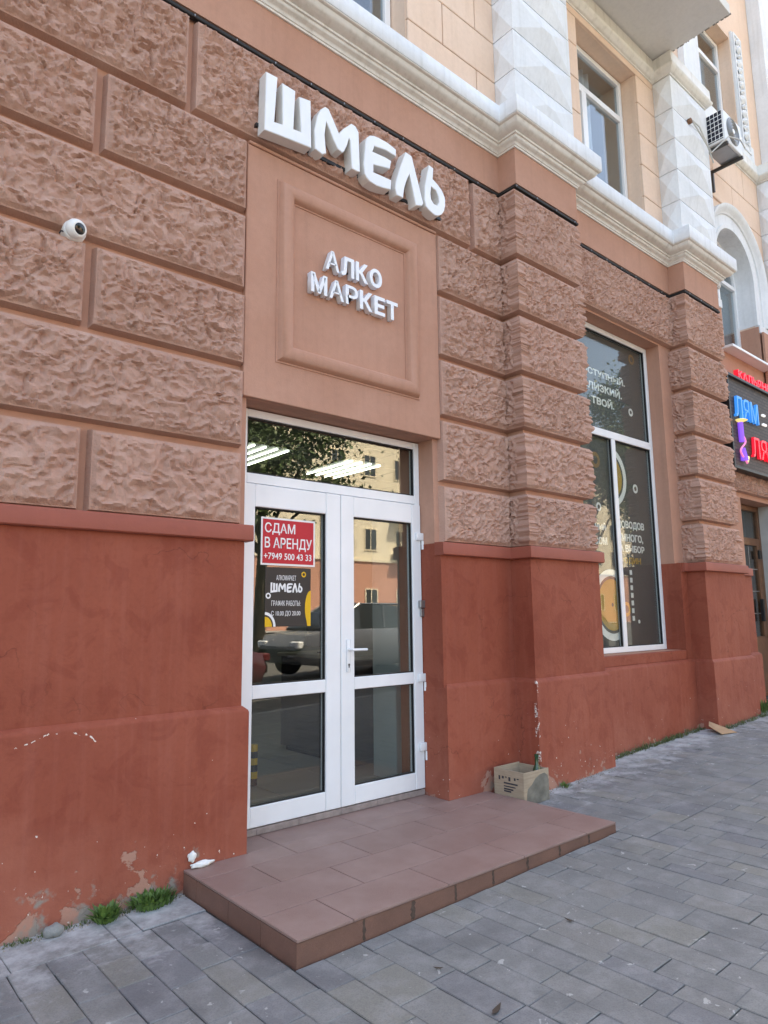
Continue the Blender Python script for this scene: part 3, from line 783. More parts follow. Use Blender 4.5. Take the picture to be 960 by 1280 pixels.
for z in (1.87, 0.825, 0.335):
    h = M().box(1.535, 1.607, LY-.02, LY-.0005, z-.028, z+.03, .006, 2)
    h.tube([(1.600, LY-.012, z-.095), (1.600, LY-.012, z-.03)], 0.011, 10)
    h.obj('hinge', MT['upvc'], lfb, 40)
h = M().box(1.55, 1.60, LY-.03, LY-.0005, 1.335, 1.39, .004); h.box(1.565, 1.60, LY-.018, LY-.0005, 1.27, 1.33, .003)
h.obj('closer_bracket', MT['metal'], lfb)
h = M().box(0.872, 0.904, LY-.010, LY-.0005, 0.905, 1.125, .008, 2)
h.tube([(0.888, LY-.008, 1.055), (0.888, LY-.052, 1.055)], .010, 12); h.tube([(0.882, LY-.05, 1.055), (1.015, LY-.05, 1.053)], [.009, .0085], 10)
h.obj('handle', MT['upvc'], lfb, 40)
M().lathe([(.007, 0), (.007, .003)], (0.888, LY-.0105, 0.955), (0, -1, 0), 12).box(.885, .891, LY-.0135, LY-.0105, .936, .952).obj('keyhole', MT['black'], lfb)
th = [0.006, 0.2, 0.5, 0.83, 1.14, 1.42, 1.59]
for a, b in zip(th, th[1:]):
    M().box(a+.001, b-.001, 0.238, 0.30, 0.001, 0.0395, .002).obj('threshold_tile', MT['grout'], bld)

# shop window with dark printed film
WY = 0.25
q = M(); frame_rect(q, 3.524, 5.288, 0.889, 4.311, 0.055, WY, WY+.06)
q.box(3.5795, 5.2325, WY+.001, WY+.058, 3.105, 3.185, .003); q.box(4.425, 4.495, WY+.0015, WY+.057, 0.9445, 3.1045, .003)
sw = q.obj('shop_window', MT['upvc'], bld)
WP = ((3.579, 5.233, 3.185, 4.256), (3.579, 4.425, 0.944, 3.105), (4.495, 5.233, 0.944, 3.105))
for a in WP: pane(*a, WY+.032, sw, 'glass_shop'); seal(a[0]+.006, a[1]-.006, a[2]+.006, a[3]-.006, WY+.012, sw)
FILM = simple('dark_grey_film', lin('51504f'), 0.5, 0.08, 3, streak=0.1)
PW = simple('white_print', lin('e6e5e0'), 0.5, 0.04); PO = simple('ochre_print_and_reflection', lin('b08a3c'), 0.5, 0.04); PB = MT['bronze']  # ochre serves real print and one painted-in reflection
FY = WY+.050
def ring(q, x, z, r, ri, y, n=28, d=.002, sx=1.0):
    q.prism([(x+sx*r*math.cos(2*math.pi*i/n), z+r*math.sin(2*math.pi*i/n)) for i in range(n)], y, y+d, [[(x+sx*ri*math.cos(2*math.pi*i/n), z+ri*math.sin(2*math.pi*i/n)) for i in range(n)]] if ri else ())
    return q
def clipdisc(x, z, r, ri, xa, xb, n=48):
    """annulus cut to a vertical strip, as quads"""
    v = []; f = []
    for i in range(n+1):
        t = -math.pi/2+math.pi*2*i/n
        for rr in (ri, r): v.append((min(max(x+rr*math.cos(t), xa), xb), 0, z+rr*math.sin(t)))
    for i in range(n):
        k = 2*i; p = [v[k], v[k+1], v[k+3], v[k+2]]
        if max(a[0] for a in p)-min(a[0] for a in p) > 1e-4: f.append((k, k+1, k+3, k+2))
    return v, f
films = []
for a in WP:
    films.append(M().box(a[0]-.01, a[1]+.01, FY, FY+.004, a[2]-.01, a[3]+.01).obj('window_film', FILM, bld))
PY = FY-.0025
def ptext(body, x0, x1, z0, z1, mat, film): mesh_obj('lettering', text_mesh(body, x0, x1, z0, z1, PY, .002, 0.03), mat, film)
ptext('ДОСТУПНЫЙ.', 3.90, 4.85, 3.765, 3.868, PW, films[0])
ptext('БЛИЗКИЙ.', 4.02, 4.77, 3.615, 3.72, PW, films[0])
ptext('ТВОЙ.', 4.16, 4.60, 3.462, 3.565, PW, films[0])
ring(M(), 5.03, 4.14, .06, .032, PY).obj('ring_print', PB, films[0]); ring(M(), 4.94, 3.50, .045, .022, PY).obj('ring_print', PW, films[0])
ptext('ПОВОДОВ', 4.515, 5.06, 2.16, 2.255, PW, films[2]); ptext('МНОГО,', 4.58, 5.02, 2.02, 2.115, PW, films[2])
ptext('А ВЫБОР', 4.53, 5.035, 1.92, 1.995, PW, films[2]); ptext('ОДИН', 4.605, 4.945, 1.785, 1.865, PO, films[2])
ptext('УНИКАЛЬНЫЙ', 3.66, 4.29, 2.12, 2.20, PW, films[1]); ptext('СО ВКУСОМ', 3.70, 4.30, 1.972, 2.05, PW, films[1])
ring(M(), 4.93, 2.63, .05, .026, PY).obj('ring_print', PW, films[2]); ring(M(), 4.18, 2.36, .045, .024, PY).obj('ring_print', PW, films[1])
ring(M(), 4.165, 2.85, .085, .045, PY).obj('ring_print', PB, films[1])
ring(M(), 4.595, 1.32, .075, .042, PY).obj('ring_print', PO, films[2]); ring(M(), 4.83, 1.19, .02, 0, PY).obj('dot_print', PW, films[2])
def cring(x, z, r, ri, xa, xb, mat, film, dy=0.0):
    v, f = clipdisc(x, z, r, ri, xa, xb); v = [(p[0], PY-dy, p[2]) for p in v]; pydata('arc_print_and_reflection', v, f, mat, film)
cring(4.42, 2.71, .33, .27, 4.5, 5.2, PW, films[2]); cring(4.42, 2.71, .24, .02, 4.5, 5.2, PO, films[2])
cring(4.33, 1.365, .36, .29, 3.6, 4.42, PW, films[1]); cring(4.33, 1.365, .26, .02, 3.6, 4.42, PO, films[1])  # printed white ring; its ochre disc mostly paints in the reflected sunlit facade
q = M()
for z in (1.2, 1.28, 1.36, 1.44, 1.52, 1.60, 1.68): q.box(4.70, 4.745, PY, PY+.002, z, z+.05)
q.obj('dash_print', PW, films[2])

# upper windows
def up_window(x0, x1, z0, z1, y, split=None, zt=None, curtain=True):
    q = M(); frame_rect(q, x0, x1, z0, z1, .06, y, y+.06)
    zt = zt or z1-.48
    q.box(x0+.0605, x1-.0605, y+.001, y+.058, zt-.035, zt+.035, .003)
    sx = split or (x0+(x1-x0)*0.36)
    q.box(sx-.035, sx+.035, y+.0015, y+.057, z0+.0605, zt-.0355, .003)
    frame_rect(q, x0+.062, sx-.037, z0+.062, zt-.037, .045, y-.012, y+.03)
    wd = q.obj('upper_window', MT['upvc'], bld)
    for a in ((x0+.06, x1-.06, zt+.035, z1-.06), (x0+.06, sx-.035, z0+.06, zt-.035), (sx+.035, x1-.06, z0+.06, zt-.035)): pane(*a, y+.032, wd, 'glass_up')
    if curtain:
        v = []; f = []; n = 40
        cw = (x1-x0)*0.62
        for i in range(n+1):
            xx = x0+.05+cw*i/n; yy = y+.2+.03*math.sin(i*1.1); v += [(xx, yy, z0), (xx, yy, z1)]
        for i in range(n): f.append((2*i, 2*i+2, 2*i+3, 2*i+1))
        pydata('curtain', v, f, simple('white_curtain', (.75, .77, .8, 1), .9, .05), wd, 179)
    return wd
up_window(4.01, 5.252, 5.45, 7.79, 0.315, 4.42, 7.27)
up_window(0.19, 1.43, 5.45, 7.79, 0.315)
up_window(7.07, 8.42, 8.51, 10.21, 0.32, 7.62, 9.72, False)
for x in (-2.95,): up_window(x, x+1.24, 5.45, 7.79, .315)
for x in (4.01, 0.19, -2.95): up_window(x, x+1.24, 8.45, 10.59, .315)

# arched window
q = M(); ya, yb_ = 0.36, 0.42
def arc(r, n=24): return [(AC_+r*math.cos(math.pi*i/n), AZ+r*math.sin(math.pi*i/n)) for i in range(n+1)]
outer = [(AC_-AR, 4.75), (AC_+AR, 4.75)]+arc(AR); inner = [(AC_-AR+.06, 4.81), (AC_+AR-.06, 4.81)]+arc(AR-.06)
q.prism(outer, ya, yb_, [inner]); q.box(AC_-.03, AC_+.03, ya-.004, yb_-.004, 4.80, AZ+.001, .003); q.box(AC_-AR+.05, AC_+AR-.05, ya-.006, yb_-.006, AZ-.03, AZ+.03, .003)
aw = q.obj('arched_window', MT['upvc'], bld)
M().prism(inner, ya+.03, ya+.036).obj('pane', MT['glass_up'], aw)
M().box(7.13, 8.36, ya+.12, ya+.125, 4.76, 6.0).obj('sky_reflection_sheet', simple('pale_sky_reflection', lin('9aa3a8'), .9, .05), aw)  # pale sheet added behind the panes, standing in for grey reflected sky
M().box(6.99, 8.40, -0.06, 0.36, 4.70, 4.735, .004).obj('sill', MT['upvc'], aw)
leg = [(AC_+1.0*k, z, k, 0) for k, z in ()]
pth = [(AC_+.619, z, 1, 0) for z in (5.42, 5.75)]+[(AC_+.619*math.cos(t), AZ+.619*math.sin(t), math.cos(t), math.sin(t)) for t in [math.pi*i/32 for i in range(33)]]+[(AC_-.619, z, -1, 0) for z in (5.75, 5.42)]
M().sweep_xz(pth, [(0, .36), (0, .105), (.05, .10), (.055, .115), (.2, .115), (.205, .095), (.235, .085), (.25, .06), (.28, .045), (.30, .03), (.325, .03), (.33, .147)]).obj('archivolt', MT['white_stucco'], bld, 45)
for a_, b_ in ((8.372, 8.72), (6.80, 7.118)): M().box(a_, b_, 0.08, 0.147, 5.30, 5.42, .004).obj('archivolt_base', MT['white_stucco'], bld)
M().box(8.374, 9.0, 0.04, 0.074, 4.0, 5.30, .004).obj('window_pier', MT['pink'], bld)

# brown entrance beyond the second pilaster
q = M(); y0 = 0.30
frame_rect(q, 7.18, 8.27, 0.17, 2.73, .07, y0, y0+.08); q.box(7.2505, 8.1995, y0+.001, y0+.07, 2.18, 2.28, .004)
q.box(7.2505, 8.1995, y0+.004, y0+.06, 0.241, 0.95, .004); q.box(7.2505, 7.34, y0+.002, y0+.066, 0.951, 2.179, .004); q.box(8.10, 8.1995, y0+.002, y0+.066, 0.951, 2.179, .004)
bd = q.obj('wooden_door', MT['wood'], bld)
pane(7.34, 8.10, .951, 2.179, y0+.03, bd, 'glass_up'); pane(7.25, 8.20, 2.28, 2.66, y0+.03, bd, 'glass_up')
q = M()
for z in (1.25, 1.55, 1.85): q.box(7.341, 8.099, y0+.02, y0+.026, z, z+.012)
for x in (7.6, 7.85): q.box(x, x+.012, y0+.0195, y0+.0255, .952, 2.178)
q.obj('glazing_bar', MT['metal'], bd)
M().box(8.02, 8.06, y0-.05, y0-.001, 1.15, 1.45, .006).obj('handle', MT['black'], bd)
M().box(8.10, 8.17, y0-.03, y0-.001, 2.0, 2.12, .006).obj('door_closer', MT['black'], bd)
M().box(8.262, 8.279, 0.05, .30, 0.1, 2.738).obj('door_reveal', simple('grey_plaster', lin('b5b4b0'), .9, .1), bd)

# ------------------------------------------------------------------ sign letters
LET = {
 'sha': ([(0.003,4.752),(0.089,4.756),(0.069,4.427),(0.131,4.438),(0.125,4.737),(0.227,4.732),(0.215,4.448),(0.274,4.455),(0.257,4.707),(0.35,4.725),(0.357,4.377),(-0.004,4.335)], []),
 'em': ([(0.387,4.387),(0.38,4.519),(0.405,4.64),(0.434,4.706),(0.471,4.744),(0.5,4.741),(0.536,4.685),(0.589,4.598),(0.625,4.651),(0.699,4.73),(0.736,4.727),(0.764,4.692),(0.774,4.388),(0.743,4.38),(0.7,4.382),(0.686,4.59),(0.676,4.601),(0.658,4.539),(0.633,4.483),(0.618,4.465),(0.577,4.474),(0.541,4.526),(0.48,4.636),(0.466,4.53),(0.48,4.396),(0.446,4.372)], []),
 'ye': ([(0.826,4.651),(0.84,4.69),(0.867,4.718),(0.903,4.735),(0.953,4.742),(1.044,4.743),(1.121,4.726),(1.12,4.669),(1.019,4.673),(0.91,4.654),(0.892,4.603),(1.006,4.613),(1.073,4.611),(1.056,4.538),(0.992,4.524),(0.9,4.502),(0.899,4.443),(0.979,4.449),(1.07,4.454),(1.063,4.375),(0.99,4.357),(0.924,4.348),(0.86,4.355),(0.832,4.372),(0.815,4.396),(0.807,4.46)], []),
 'el': ([(1.22,4.754),(1.282,4.745),(1.396,4.403),(1.379,4.375),(1.315,4.352),(1.255,4.586),(1.223,4.516),(1.198,4.444),(1.185,4.359),(1.121,4.357),(1.107,4.405),(1.116,4.464),(1.16,4.599)], []),
 'soft': ([(1.466,4.757),(1.515,4.75),(1.504,4.655),(1.561,4.628),(1.598,4.604),(1.618,4.579),(1.635,4.551),(1.64,4.523),(1.637,4.48),(1.626,4.44),(1.61,4.408),(1.587,4.383),(1.544,4.357),(1.515,4.353),(1.487,4.359),(1.445,4.374),(1.423,4.39),(1.409,4.44),(1.416,4.556),(1.443,4.67)], [[(1.485,4.58),(1.535,4.569),(1.562,4.529),(1.569,4.487),(1.547,4.447),(1.51,4.444),(1.482,4.471),(1.476,4.525)]]),
}
def inset(poly, d):
    n = len(poly); a = sum(poly[i][0]*poly[(i+1) % n][1]-poly[(i+1) % n][0]*poly[i][1] for i in range(n)); s_ = 1 if a > 0 else -1
    out = []
    for i in range(n):
        p0, p1, p2 = Vector(poly[i-1]), Vector(poly[i]), Vector(poly[(i+1) % n])
        d1 = (p1-p0).normalized(); d2 = (p2-p1).normalized()
        n1 = Vector((-d1.y, d1.x))*s_; n2 = Vector((-d2.y, d2.x))*s_; mm = n1+n2
        mm = mm/(max(mm.length_squared/2, 0.35)) if mm.length > 1e-4 else n1
        out.append((p1.x+mm.x*d, p1.y+mm.y*d))
    return out
sg = thing('shop_sign', (0.82, -0.02, 4.33), 'large white three-dimensional letters mounted on the rough block course over the door', 'sign')
for k, (poly, holes) in LET.items():
    L_ = M().prism(poly, -0.068, 0.012, holes).obj('letter', MT['sign_side'], sg)
    ip = inset(poly, 0.004); ih = [inset(hh, -0.004) for hh in holes]
    M().prism(ip, -0.0715, -0.0681, ih).obj('face', MT['sign_white'], L_)
    for t in (0.3, 0.7):
        xx = poly[0][0]; xs_ = [p[0] for p in poly]; xx = min(xs_)+(max(xs_)-min(xs_))*t
    cx0 = min(p[0] for p in poly); cx1 = max(p[0] for p in poly)
    M().tube([(cx0+.03, 0.012, 4.50), (cx0+.03, 0.075, 4.50)], .008, 6).tube([(cx1-.04, 0.012, 4.48), (cx1-.04, 0.075, 4.48)], .008, 6).obj('standoff', MT['metal'], L_)
M().box(-0.02, 1.66, 0.004, 0.03, 4.40, 4.425).obj('mounting_rail', MT['black'], sg)
sg2 = thing('shop_sign', (0.8, 0.03, 3.41), 'two lines of small white raised letters inside the framed panel above the door', 'sign')
def letters(txt, x0, x1, z0, z1, parent):
    W_ = {'М': 1.18, 'А': 1.1, 'Л': 1.05, 'К': 1.02, 'О': 1.08, 'Р': 0.95, 'Е': 0.88, 'Т': 0.95}
    tot = sum(W_[c] for c in txt); gap = 0.018; u_ = (x1-x0-gap*(len(txt)-1))/tot; x = x0
    for c in txt:
        mesh_obj('letter', text_mesh(c, x, x+W_[c]*u_, z0, z1, 0.008, 0.044, 0.014 if c in 'АР' else 0.034), MT['sign_white'], parent)
        x += W_[c]*u_+gap
letters('АЛКО', 0.535, 1.035, 3.612, 3.755, sg2); letters('МАРКЕТ', 0.415, 1.185, 3.412, 3.552, sg2)
for x, z in [(x, 3.66) for x in (0.6, 0.75, 0.87, 0.98)]+[(x, 3.47) for x in (0.47, 0.62, 0.76, 0.88, 1.0, 1.13)]:
    M().tube([(x, .045, z), (x, .06, z)], .008, 6).obj('standoff', MT['black'], sg2)

# posters on the left door leaf
RED = simple('red_print', lin('c01f33'), 0.4, 0.05, 5); PYEL = simple('yellow_print', lin('e3b322'), 0.45, 0.03); PBLK = simple('charcoal_print', lin('35312f'), 0.5, 0.05)
PWH = simple('poster_white', (.82, .82, .82, 1), .45, .02)
py = 0.2685
po = thing('poster', (0.426, py, 1.606), 'red rental notice with white lettering stuck on the left door pane', 'poster')
M().box(0.218, 0.634, py, py+.002, 1.608, 1.916).obj('border', PWH, po)
M().box(0.230, 0.622, py-.001, py-.0002, 1.620, 1.904).obj('red_field', RED, po)
for body, a, b, c, d in (('СДАМ', .245, .475, 1.805, 1.882), ('В АРЕНДУ', .245, .608, 1.705, 1.788), ('+7949 500 43 33', .24, .605, 1.645, 1.688)):
    mesh_obj('lettering', text_mesh(body, a, b, c, d, py-.002, .0008, 0.012), PWH, po)
po2 = thing('poster', (0.426, py, 1.218), 'dark opening-hours poster with white lettering and yellow shapes below the red notice', 'poster')
M().box(0.253, 0.602, py, py+.002, 1.218, 1.596).obj('sheet', PBLK, po2)
for body, a, b, c, d, bo in (('АЛКОМАРКЕТ', .335, .485, 1.513, 1.546, .0), ('ГРАФИК РАБОТЫ:', .30, .52, 1.348, 1.385, .0), ('С 10.00 ДО 20.00', .30, .52, 1.282, 1.318, .0)):
    mesh_obj('lettering', text_mesh(body, a, b, c, d, py-.0015, .0008, bo), PWH, po2)
for poly, holes in LET.values():
    tf = lambda lp: [(.292+(a+.004)/1.644*.243, 1.432+(b-4.335)/.422*.066) for a, b in lp]
    M().prism(tf(poly), py-.0015, py-.0007, [tf(h_) for h_ in holes]).obj('lettering', PWH, po2)
q = M(); ring(q, .545, 1.555, .018, .010, py-.0015, 20, .0008); q.obj('yellow_shape', PYEL, po2); q = M()
q.prism([(.601, 1.45)]+[(.601-.045*math.sin(t), 1.335-.115*math.cos(t+math.pi)) for t in [math.pi*i/12 for i in range(1, 10)]]+[(.575, 1.219), (.601, 1.219)], py-.0015, py-.0007)
q.obj('yellow_shape', PYEL, po2); q = M(); q.prism([(.254, 1.219)]+[(.254+.052*math.cos(t), 1.219+.062*math.sin(t)) for t in [math.pi/2*i/10 for i in range(11)]], py-.0015, py-.0007)
q.obj('yellow_shape', PYEL, po2)
q = M(); ring(q, .276, 1.413, .019, .010, py-.0018, 20, .0008)
arcp = [(.254+.078*math.cos(t), 1.219+.092*math.sin(t)) for t in [math.pi/2*i/10 for i in range(11)]]+[(.254+.062*math.cos(t), 1.219+.074*math.sin(t)) for t in [math.pi/2*i/10 for i in range(10, -1, -1)]]
q.prism(arcp, py-.0018, py-.0010); q.obj('white_shape', PWH, po2)

# ------------------------------------------------------------------ black light strip under the fascia
ls = thing('light_strip', (2.0, 0.04, 4.955), 'black cable strip with small clips running along the ledge under the fascia', 'cable')
M().sweep([(a, b+.012) for a, b in FP[:-1]]+[(6.5, .062)], [(-.02, 4.962), (.010, 4.962), (.013, 4.966), (.013, 4.984), (-.02, 4.99)], closed_prof=True).obj('strip', MT['cable'], ls)
x = -1.6
while x < 6.4:
    y = 0.04 if not (2.45 < x < 3.40 or 5.55 < x < 6.45) else -0.152
    M().box(x-.003, x+.003, y-.003, y+.006, 4.96, 4.975, .001).obj('clip', MT['metal'], ls); x += 0.29

# ------------------------------------------------------------------ security camera
WHP = simple('white_camera_shell', (.78, .78, .76, 1), .35, .03, spec=.5)
sc_ = thing('security_camera', (-1.06, 0.04, 3.26), 'white dome security camera with black lens on the left rusticated wall', 'camera')
ax = Vector((0.30, -0.93, -0.22)).normalized(); o0 = Vector((-1.063, 0.06, 3.288))
M().lathe([(.056, -.03), (.058, .0), (.058, .028), (.054, .036)], o0, (0, -1, 0), 28).obj('base', WHP, sc_, 40)
oc = o0+Vector((0, -.045, 0))
M().lathe([(.010, -.052), (.034, -.040), (.050, -.015), (.053, .0), (.050, .016), (.043, .030), (.036, .036), (.030, .036)], oc, ax, 28).obj('dome', WHP, sc_, 50)
M().lathe([(.0295, .028), (.0295, .037), (.022, .041), (.004, .042)], oc, ax, 24).obj('lens', simple('lens_black', (.006, .006, .007, 1), .12, .1, spec=.6), sc_, 50)
M().tube([(-1.10, .05, 3.275), (-1.13, .03, 3.262), (-1.135, .04, 3.25)], .004, 6).obj('cable_tail', MT['black'], sc_)

# ------------------------------------------------------------------ air conditioner
ac = thing('air_conditioner', (7.0, -0.15, 7.0), 'white outdoor air conditioning unit on dark brackets beside the second white pilaster', 'air conditioner')
q = M().box(6.72, 7.27, -0.30, -0.02, 7.39, 7.83, .012, 2); q.obj('casing', simple('white_casing', (.74, .75, .76, 1), .4, .05), ac)
M().box(6.716, 6.7195, -0.275, -0.04, 7.42, 7.82).obj('side_grille', simple('dark_fins', (.01, .014, .03, 1), .5, .2), ac)
q = M()
for z in [7.43+.065*i for i in range(6)]: q.box(6.712, 6.7158, -.28, -.035, z, z+.008)
for y in [-.235+.05*i for i in range(4)]: q.box(6.7115, 6.7155, y, y+.006, 7.42, 7.82)
q.obj('grille_bars', MT['upvc'], ac)
M().lathe([(.19, 0), (.19, .006), (.178, .008)], (6.99, -0.3005, 7.62), (0, -1, 0), 32).obj('fan_recess', simple('fan_grey', (.25, .26, .27, 1), .5, .15), ac)
for r_ in (.06, .10, .14, .175):
    M().tube([(6.99+r_*math.cos(t), -.312, 7.62+r_*math.sin(t)) for t in [2*math.pi*i/24 for i in range(25)]], .004, 5).obj('fan_guard', MT['metal'], ac)
M().lathe([(.035, 0), (.03, .008)], (6.99, -.309, 7.62), (0, -1, 0), 16).obj('fan_hub', MT['upvc'], ac)
M().box(6.76, 7.26, -.27, -.03, 7.375, 7.388).obj('base_pan', MT['metal'], ac)
for x in (6.75, 7.21):
    M().box(x, x+.035, -.312, .118, 7.335, 7.374, .002).box(x+.001, x+.034, .085, .119, 7.05, 7.3345).obj('bracket', MT['dark_metal'], ac)
cb = thing('cable', (6.5, -0.15, 7.4), 'pale cables looping from a round rusty box across the second white pilaster', 'cable')
M().lathe([(.035, 0), (.035, .04), (.01, .045)], (6.08, -0.118, 7.42), (0, -1, 0), 14).obj('junction_box', simple('rusty_box', lin('7d5a45'), .8, .2, 30), cb)
for k in range(2):
    M().tube([(6.10, -.165, 7.41), (6.3, -.185-.01*k, 7.27-.03*k), (6.55, -.18, 7.20-.02*k), (6.75, -.33, 7.40+.02*k), (7.05, -.36, 7.50), (7.25, -.34, 7.49)] if k else [(6.10, -.165, 7.42), (6.25, -.18, 7.40), (6.45, -.18, 7.22), (6.66, -.15, 7.10)], .009, 6).obj('wire', simple('pale_wire', (.55, .54, .5, 1), .6, .1), cb, 60)

# ------------------------------------------------------------------ neon signboard
ns = thing('neon_sign', (7.7, -0.05, 3.0), 'dark brick-patterned signboard with lit blue and red lettering and a hookah outline', 'sign')
q = M(); frame_rect(q, 6.61, 8.89, 3.03, 4.26, .035, -.10, 0.02, .003); q.obj('frame', MT['black'], ns)
def brick_print():
    mt, n, l, b = newmat('dark_brick_print')
    t = n.new('ShaderNodeTexBrick'); t.inputs['Scale'].default_value = 1.0; t.inputs['Color1'].default_value = lin('3a2f2c'); t.inputs['Color2'].default_value = lin('4c3f3a'); t.inputs['Mortar'].default_value = lin('1d1a19')
    t.inputs['Brick Width'].default_value = .12; t.inputs['Row Height'].default_value = .045; t.inputs['Mortar Size'].default_value = .006
    g = n.new('ShaderNodeNewGeometry'); s_ = n.new('ShaderNodeSeparateXYZ'); c_ = n.new('ShaderNodeCombineXYZ')
    l.new(g.outputs['Position'], s_.inputs[0]); l.new(s_.outputs[0], c_.inputs[0]); l.new(s_.outputs[2], c_.inputs[1]); l.new(c_.outputs[0], t.inputs['Vector'])
    l.new(t.outputs[0], b.inputs['Base Color']); b.inputs['Roughness'].default_value = .6
    return mt
M().box(6.646, 8.854, -.06, -.02, 3.066, 4.224).obj('board', brick_print(), ns)
NB = emis('neon_blue', (0.02, 0.25, 0.8, 1), 0.16); NR = emis('neon_red', (0.8, 0.015, 0.04, 1), 0.16); NW = emis('neon_white', (.8, .85, .9, 1), .16)
NP = emis('neon_purple', (.2, .07, .75, 1), .2); NY = emis('neon_yellow', (.9, .8, .3, 1), .16); NK = emis('neon_pink', (.85, .22, .5, 1), .16)
mesh_obj('lettering', text_mesh('ЛЯМ', 6.80, 7.50, 3.715, 3.99, -.10, .035, .0), NB, ns)
mesh_obj('lettering', text_mesh('ЛЯМ', 7.22, 8.0, 3.25, 3.52, -.10, .035, .0), NR, ns)
mesh_obj('lettering', text_mesh('КАЛЬЯННАЯ', 7.07, 8.45, 4.275, 4.40, -.06, .06, .02), NR, ns)
for a_ in ((7.66, 7.74, 3.87, 3.90), (7.65, 7.76, 3.74, 3.77)): M().box(a_[0], a_[1], -.10, -.07, a_[2], a_[3], .005).obj('lettering', NW, ns)
hk = M().lathe([(.05, 0), (.09, .015), (.06, .03)], (6.92, -.085, 3.66), (0, 0, 1), 16).obj('hookah_bowl', NY, ns)
M().tube([(6.92, -.085, 3.65), (6.92, -.085, 3.40)], .035, 8).tube([(6.93, -.085, 3.32), (6.94, -.085, 3.16)], [.03, .055], 8).obj('hookah_stem', NP, ns)
M().tube([(6.92+.085*math.sin(t*1.25)*(1 if t < 5 else 1.1), -.095, 3.50-.062*t) for t in [i*.22 for i in range(28)]], .012, 6).obj('hookah_hose', NK, ns)
M().tube([(7.0, -.095, 3.15), (7.04, -.095, 3.22)], .02, 6).obj('hookah_tip', NY, ns)
for x in (6.72, 6.78): M().tube([(x, -.04, 4.26), (6.56, .045, 4.62)], .003, 5).obj('stay_wire', MT['metal'], ns)

# ------------------------------------------------------------------ cardboard box, bottle, scraps
def card_mat():
    mt, n, l, b = newmat('cardboard')
    p = posn(n, l)
    c = mix(n, l, ramp(n, l, noise(n, l, posn(n, l, 3, 3, 40), 2.5, 3), .3, .7), lin('a08f7a'), lin('b3a28c'))
    c = mix(n, l, math_(n, l, 'MULTIPLY', ramp(n, l, noise(n, l, p, 7, 4), .45, .7), .35), c, lin('8a7a68'))
    l.new(c, b.inputs['Base Color']); b.inputs['Roughness'].default_value = .9; b.inputs['Specular IOR Level'].default_value = .15
    bump(n, l, b, noise(n, l, posn(n, l, 60, 60, 8), 4, 2), .0015)
    return mt
CARD = card_mat()
bx = thing('cardboard_box', (2.14, -0.19, -0.05), 'open worn cardboard box standing between the step and the pilaster', 'box')
X0, X1, Y0, Y1, ZB, ZT = 1.998, 2.288, -0.335, -0.065, gz(2.1)+.003, 0.172
M().box(X0, X1, Y0, Y0+.006, ZB, ZT, .001).obj('side_panel', CARD, bx)
M().box(X0, X0+.006, Y0+.0065, Y1-.0065, ZB, ZT+.002, .001).obj('side_panel', CARD, bx)
M().box(X1-.006, X1, Y0+.0065, Y1-.0065, ZB, ZT-.004, .001).obj('side_panel', CARD, bx)
M().box(X0, X1, Y1-.006, Y1, ZB, ZT+.004, .001).obj('side_panel', CARD, bx)
M().box(X0+.007, X1-.007, Y0+.007, Y1-.007, ZB, ZB+.006).obj('bottom', CARD, bx)
INK = simple('dark_ink', lin('3d3a40'), .9, .2)
q = M(); ir = random.Random(2)
for i, y in enumerate((-.115, -.145, -.175, -.205, -.255, -.28)):      # printed icons and text bars on the left face
    q.box(X0-.0008, X0-.0001, y-.008-.003*(i % 2), y+.007, .10+.01*(i % 3), .128)
for k, z in enumerate((.085, .062, .045, .03)): q.box(X0-.0008, X0-.0001, -.28+.02*k, -.155, z-.007+(.003 if k == 1 else 0), z+.004)
q.obj('printing', INK, bx)
GREY = simple('grey_green_stain', lin('7b776c'), .9, .35, 14, bmp=.002, bscale=40)
stp = [(2.02, ZB+.001), (2.283, ZB+.001), (2.283, .09), (2.27, .125), (2.235, .145), (2.18, .14), (2.13, .12), (2.09, .085), (2.04, .06), (2.03, .02)]
M().prism(stp, Y0-.0012, Y0-.0002).obj('stain', GREY, bx)
M().lathe([(.034, 0), (.036, .01), (.036, .16), (.030, .20), (.014, .235), (.0135, .285), (.016, .287), (.016, .305), (.006, .307)], (2.236, -0.272, ZB+.008), (0, 0, 1), 20).obj('bottle', simple('green_bottle_glass', (.02, .06, .025, 1), .12, .1, spec=.6), None, 40)
tag(bpy.context.scene.objects['bottle'], 'dark green glass bottle sticking out of the cardboard box', 'bottle')
sc2 = M(); v = [(5.16, -.30, .062), (5.30, -.36, .066), (5.43, -.20, .073), (5.28, -.13, .085), (5.22, -.19, .10)]
def sheet(name, pts, t, mat, label, cat):
    q = M(); top = [q.bm.verts.new(p) for p in pts]; bot = [q.bm.verts.new((p[0], p[1], p[2]-t)) for p in pts]
    q.bm.faces.new(top); q.bm.faces.new(bot[::-1]); n = len(pts)
    for i in range(n): q.bm.faces.new((top[i], bot[i], bot[(i+1) % n], top[(i+1) % n]))
    return tag(q.obj(name, mat), label, cat)
sheet('cardboard_scrap', [(5.14, -.33, gz(5.2)+.008), (5.33, -.40, gz(5.3)+.008), (5.42, -.22, gz(5.4)+.03), (5.30, -.14, gz(5.3)+.09), (5.22, -.17, gz(5.2)+.06)], .004, simple('tan_card', lin('b08f6f'), .9, .1, 12), 'torn tan cardboard scrap on the pavement at the second pilaster', 'cardboard')
def at_ground(u, v):
    d = fwd+r2*((u-480)/FPX)-u2*((v-640)/FPX); z = -.09
    for _ in range(4): t = (z-CAM.z)/d.z; p = CAM+d*t; z = gz(p.x)
    return p
LEAF = simple('dry_leaf', lin('4a3f36'), .9, .2, 60)
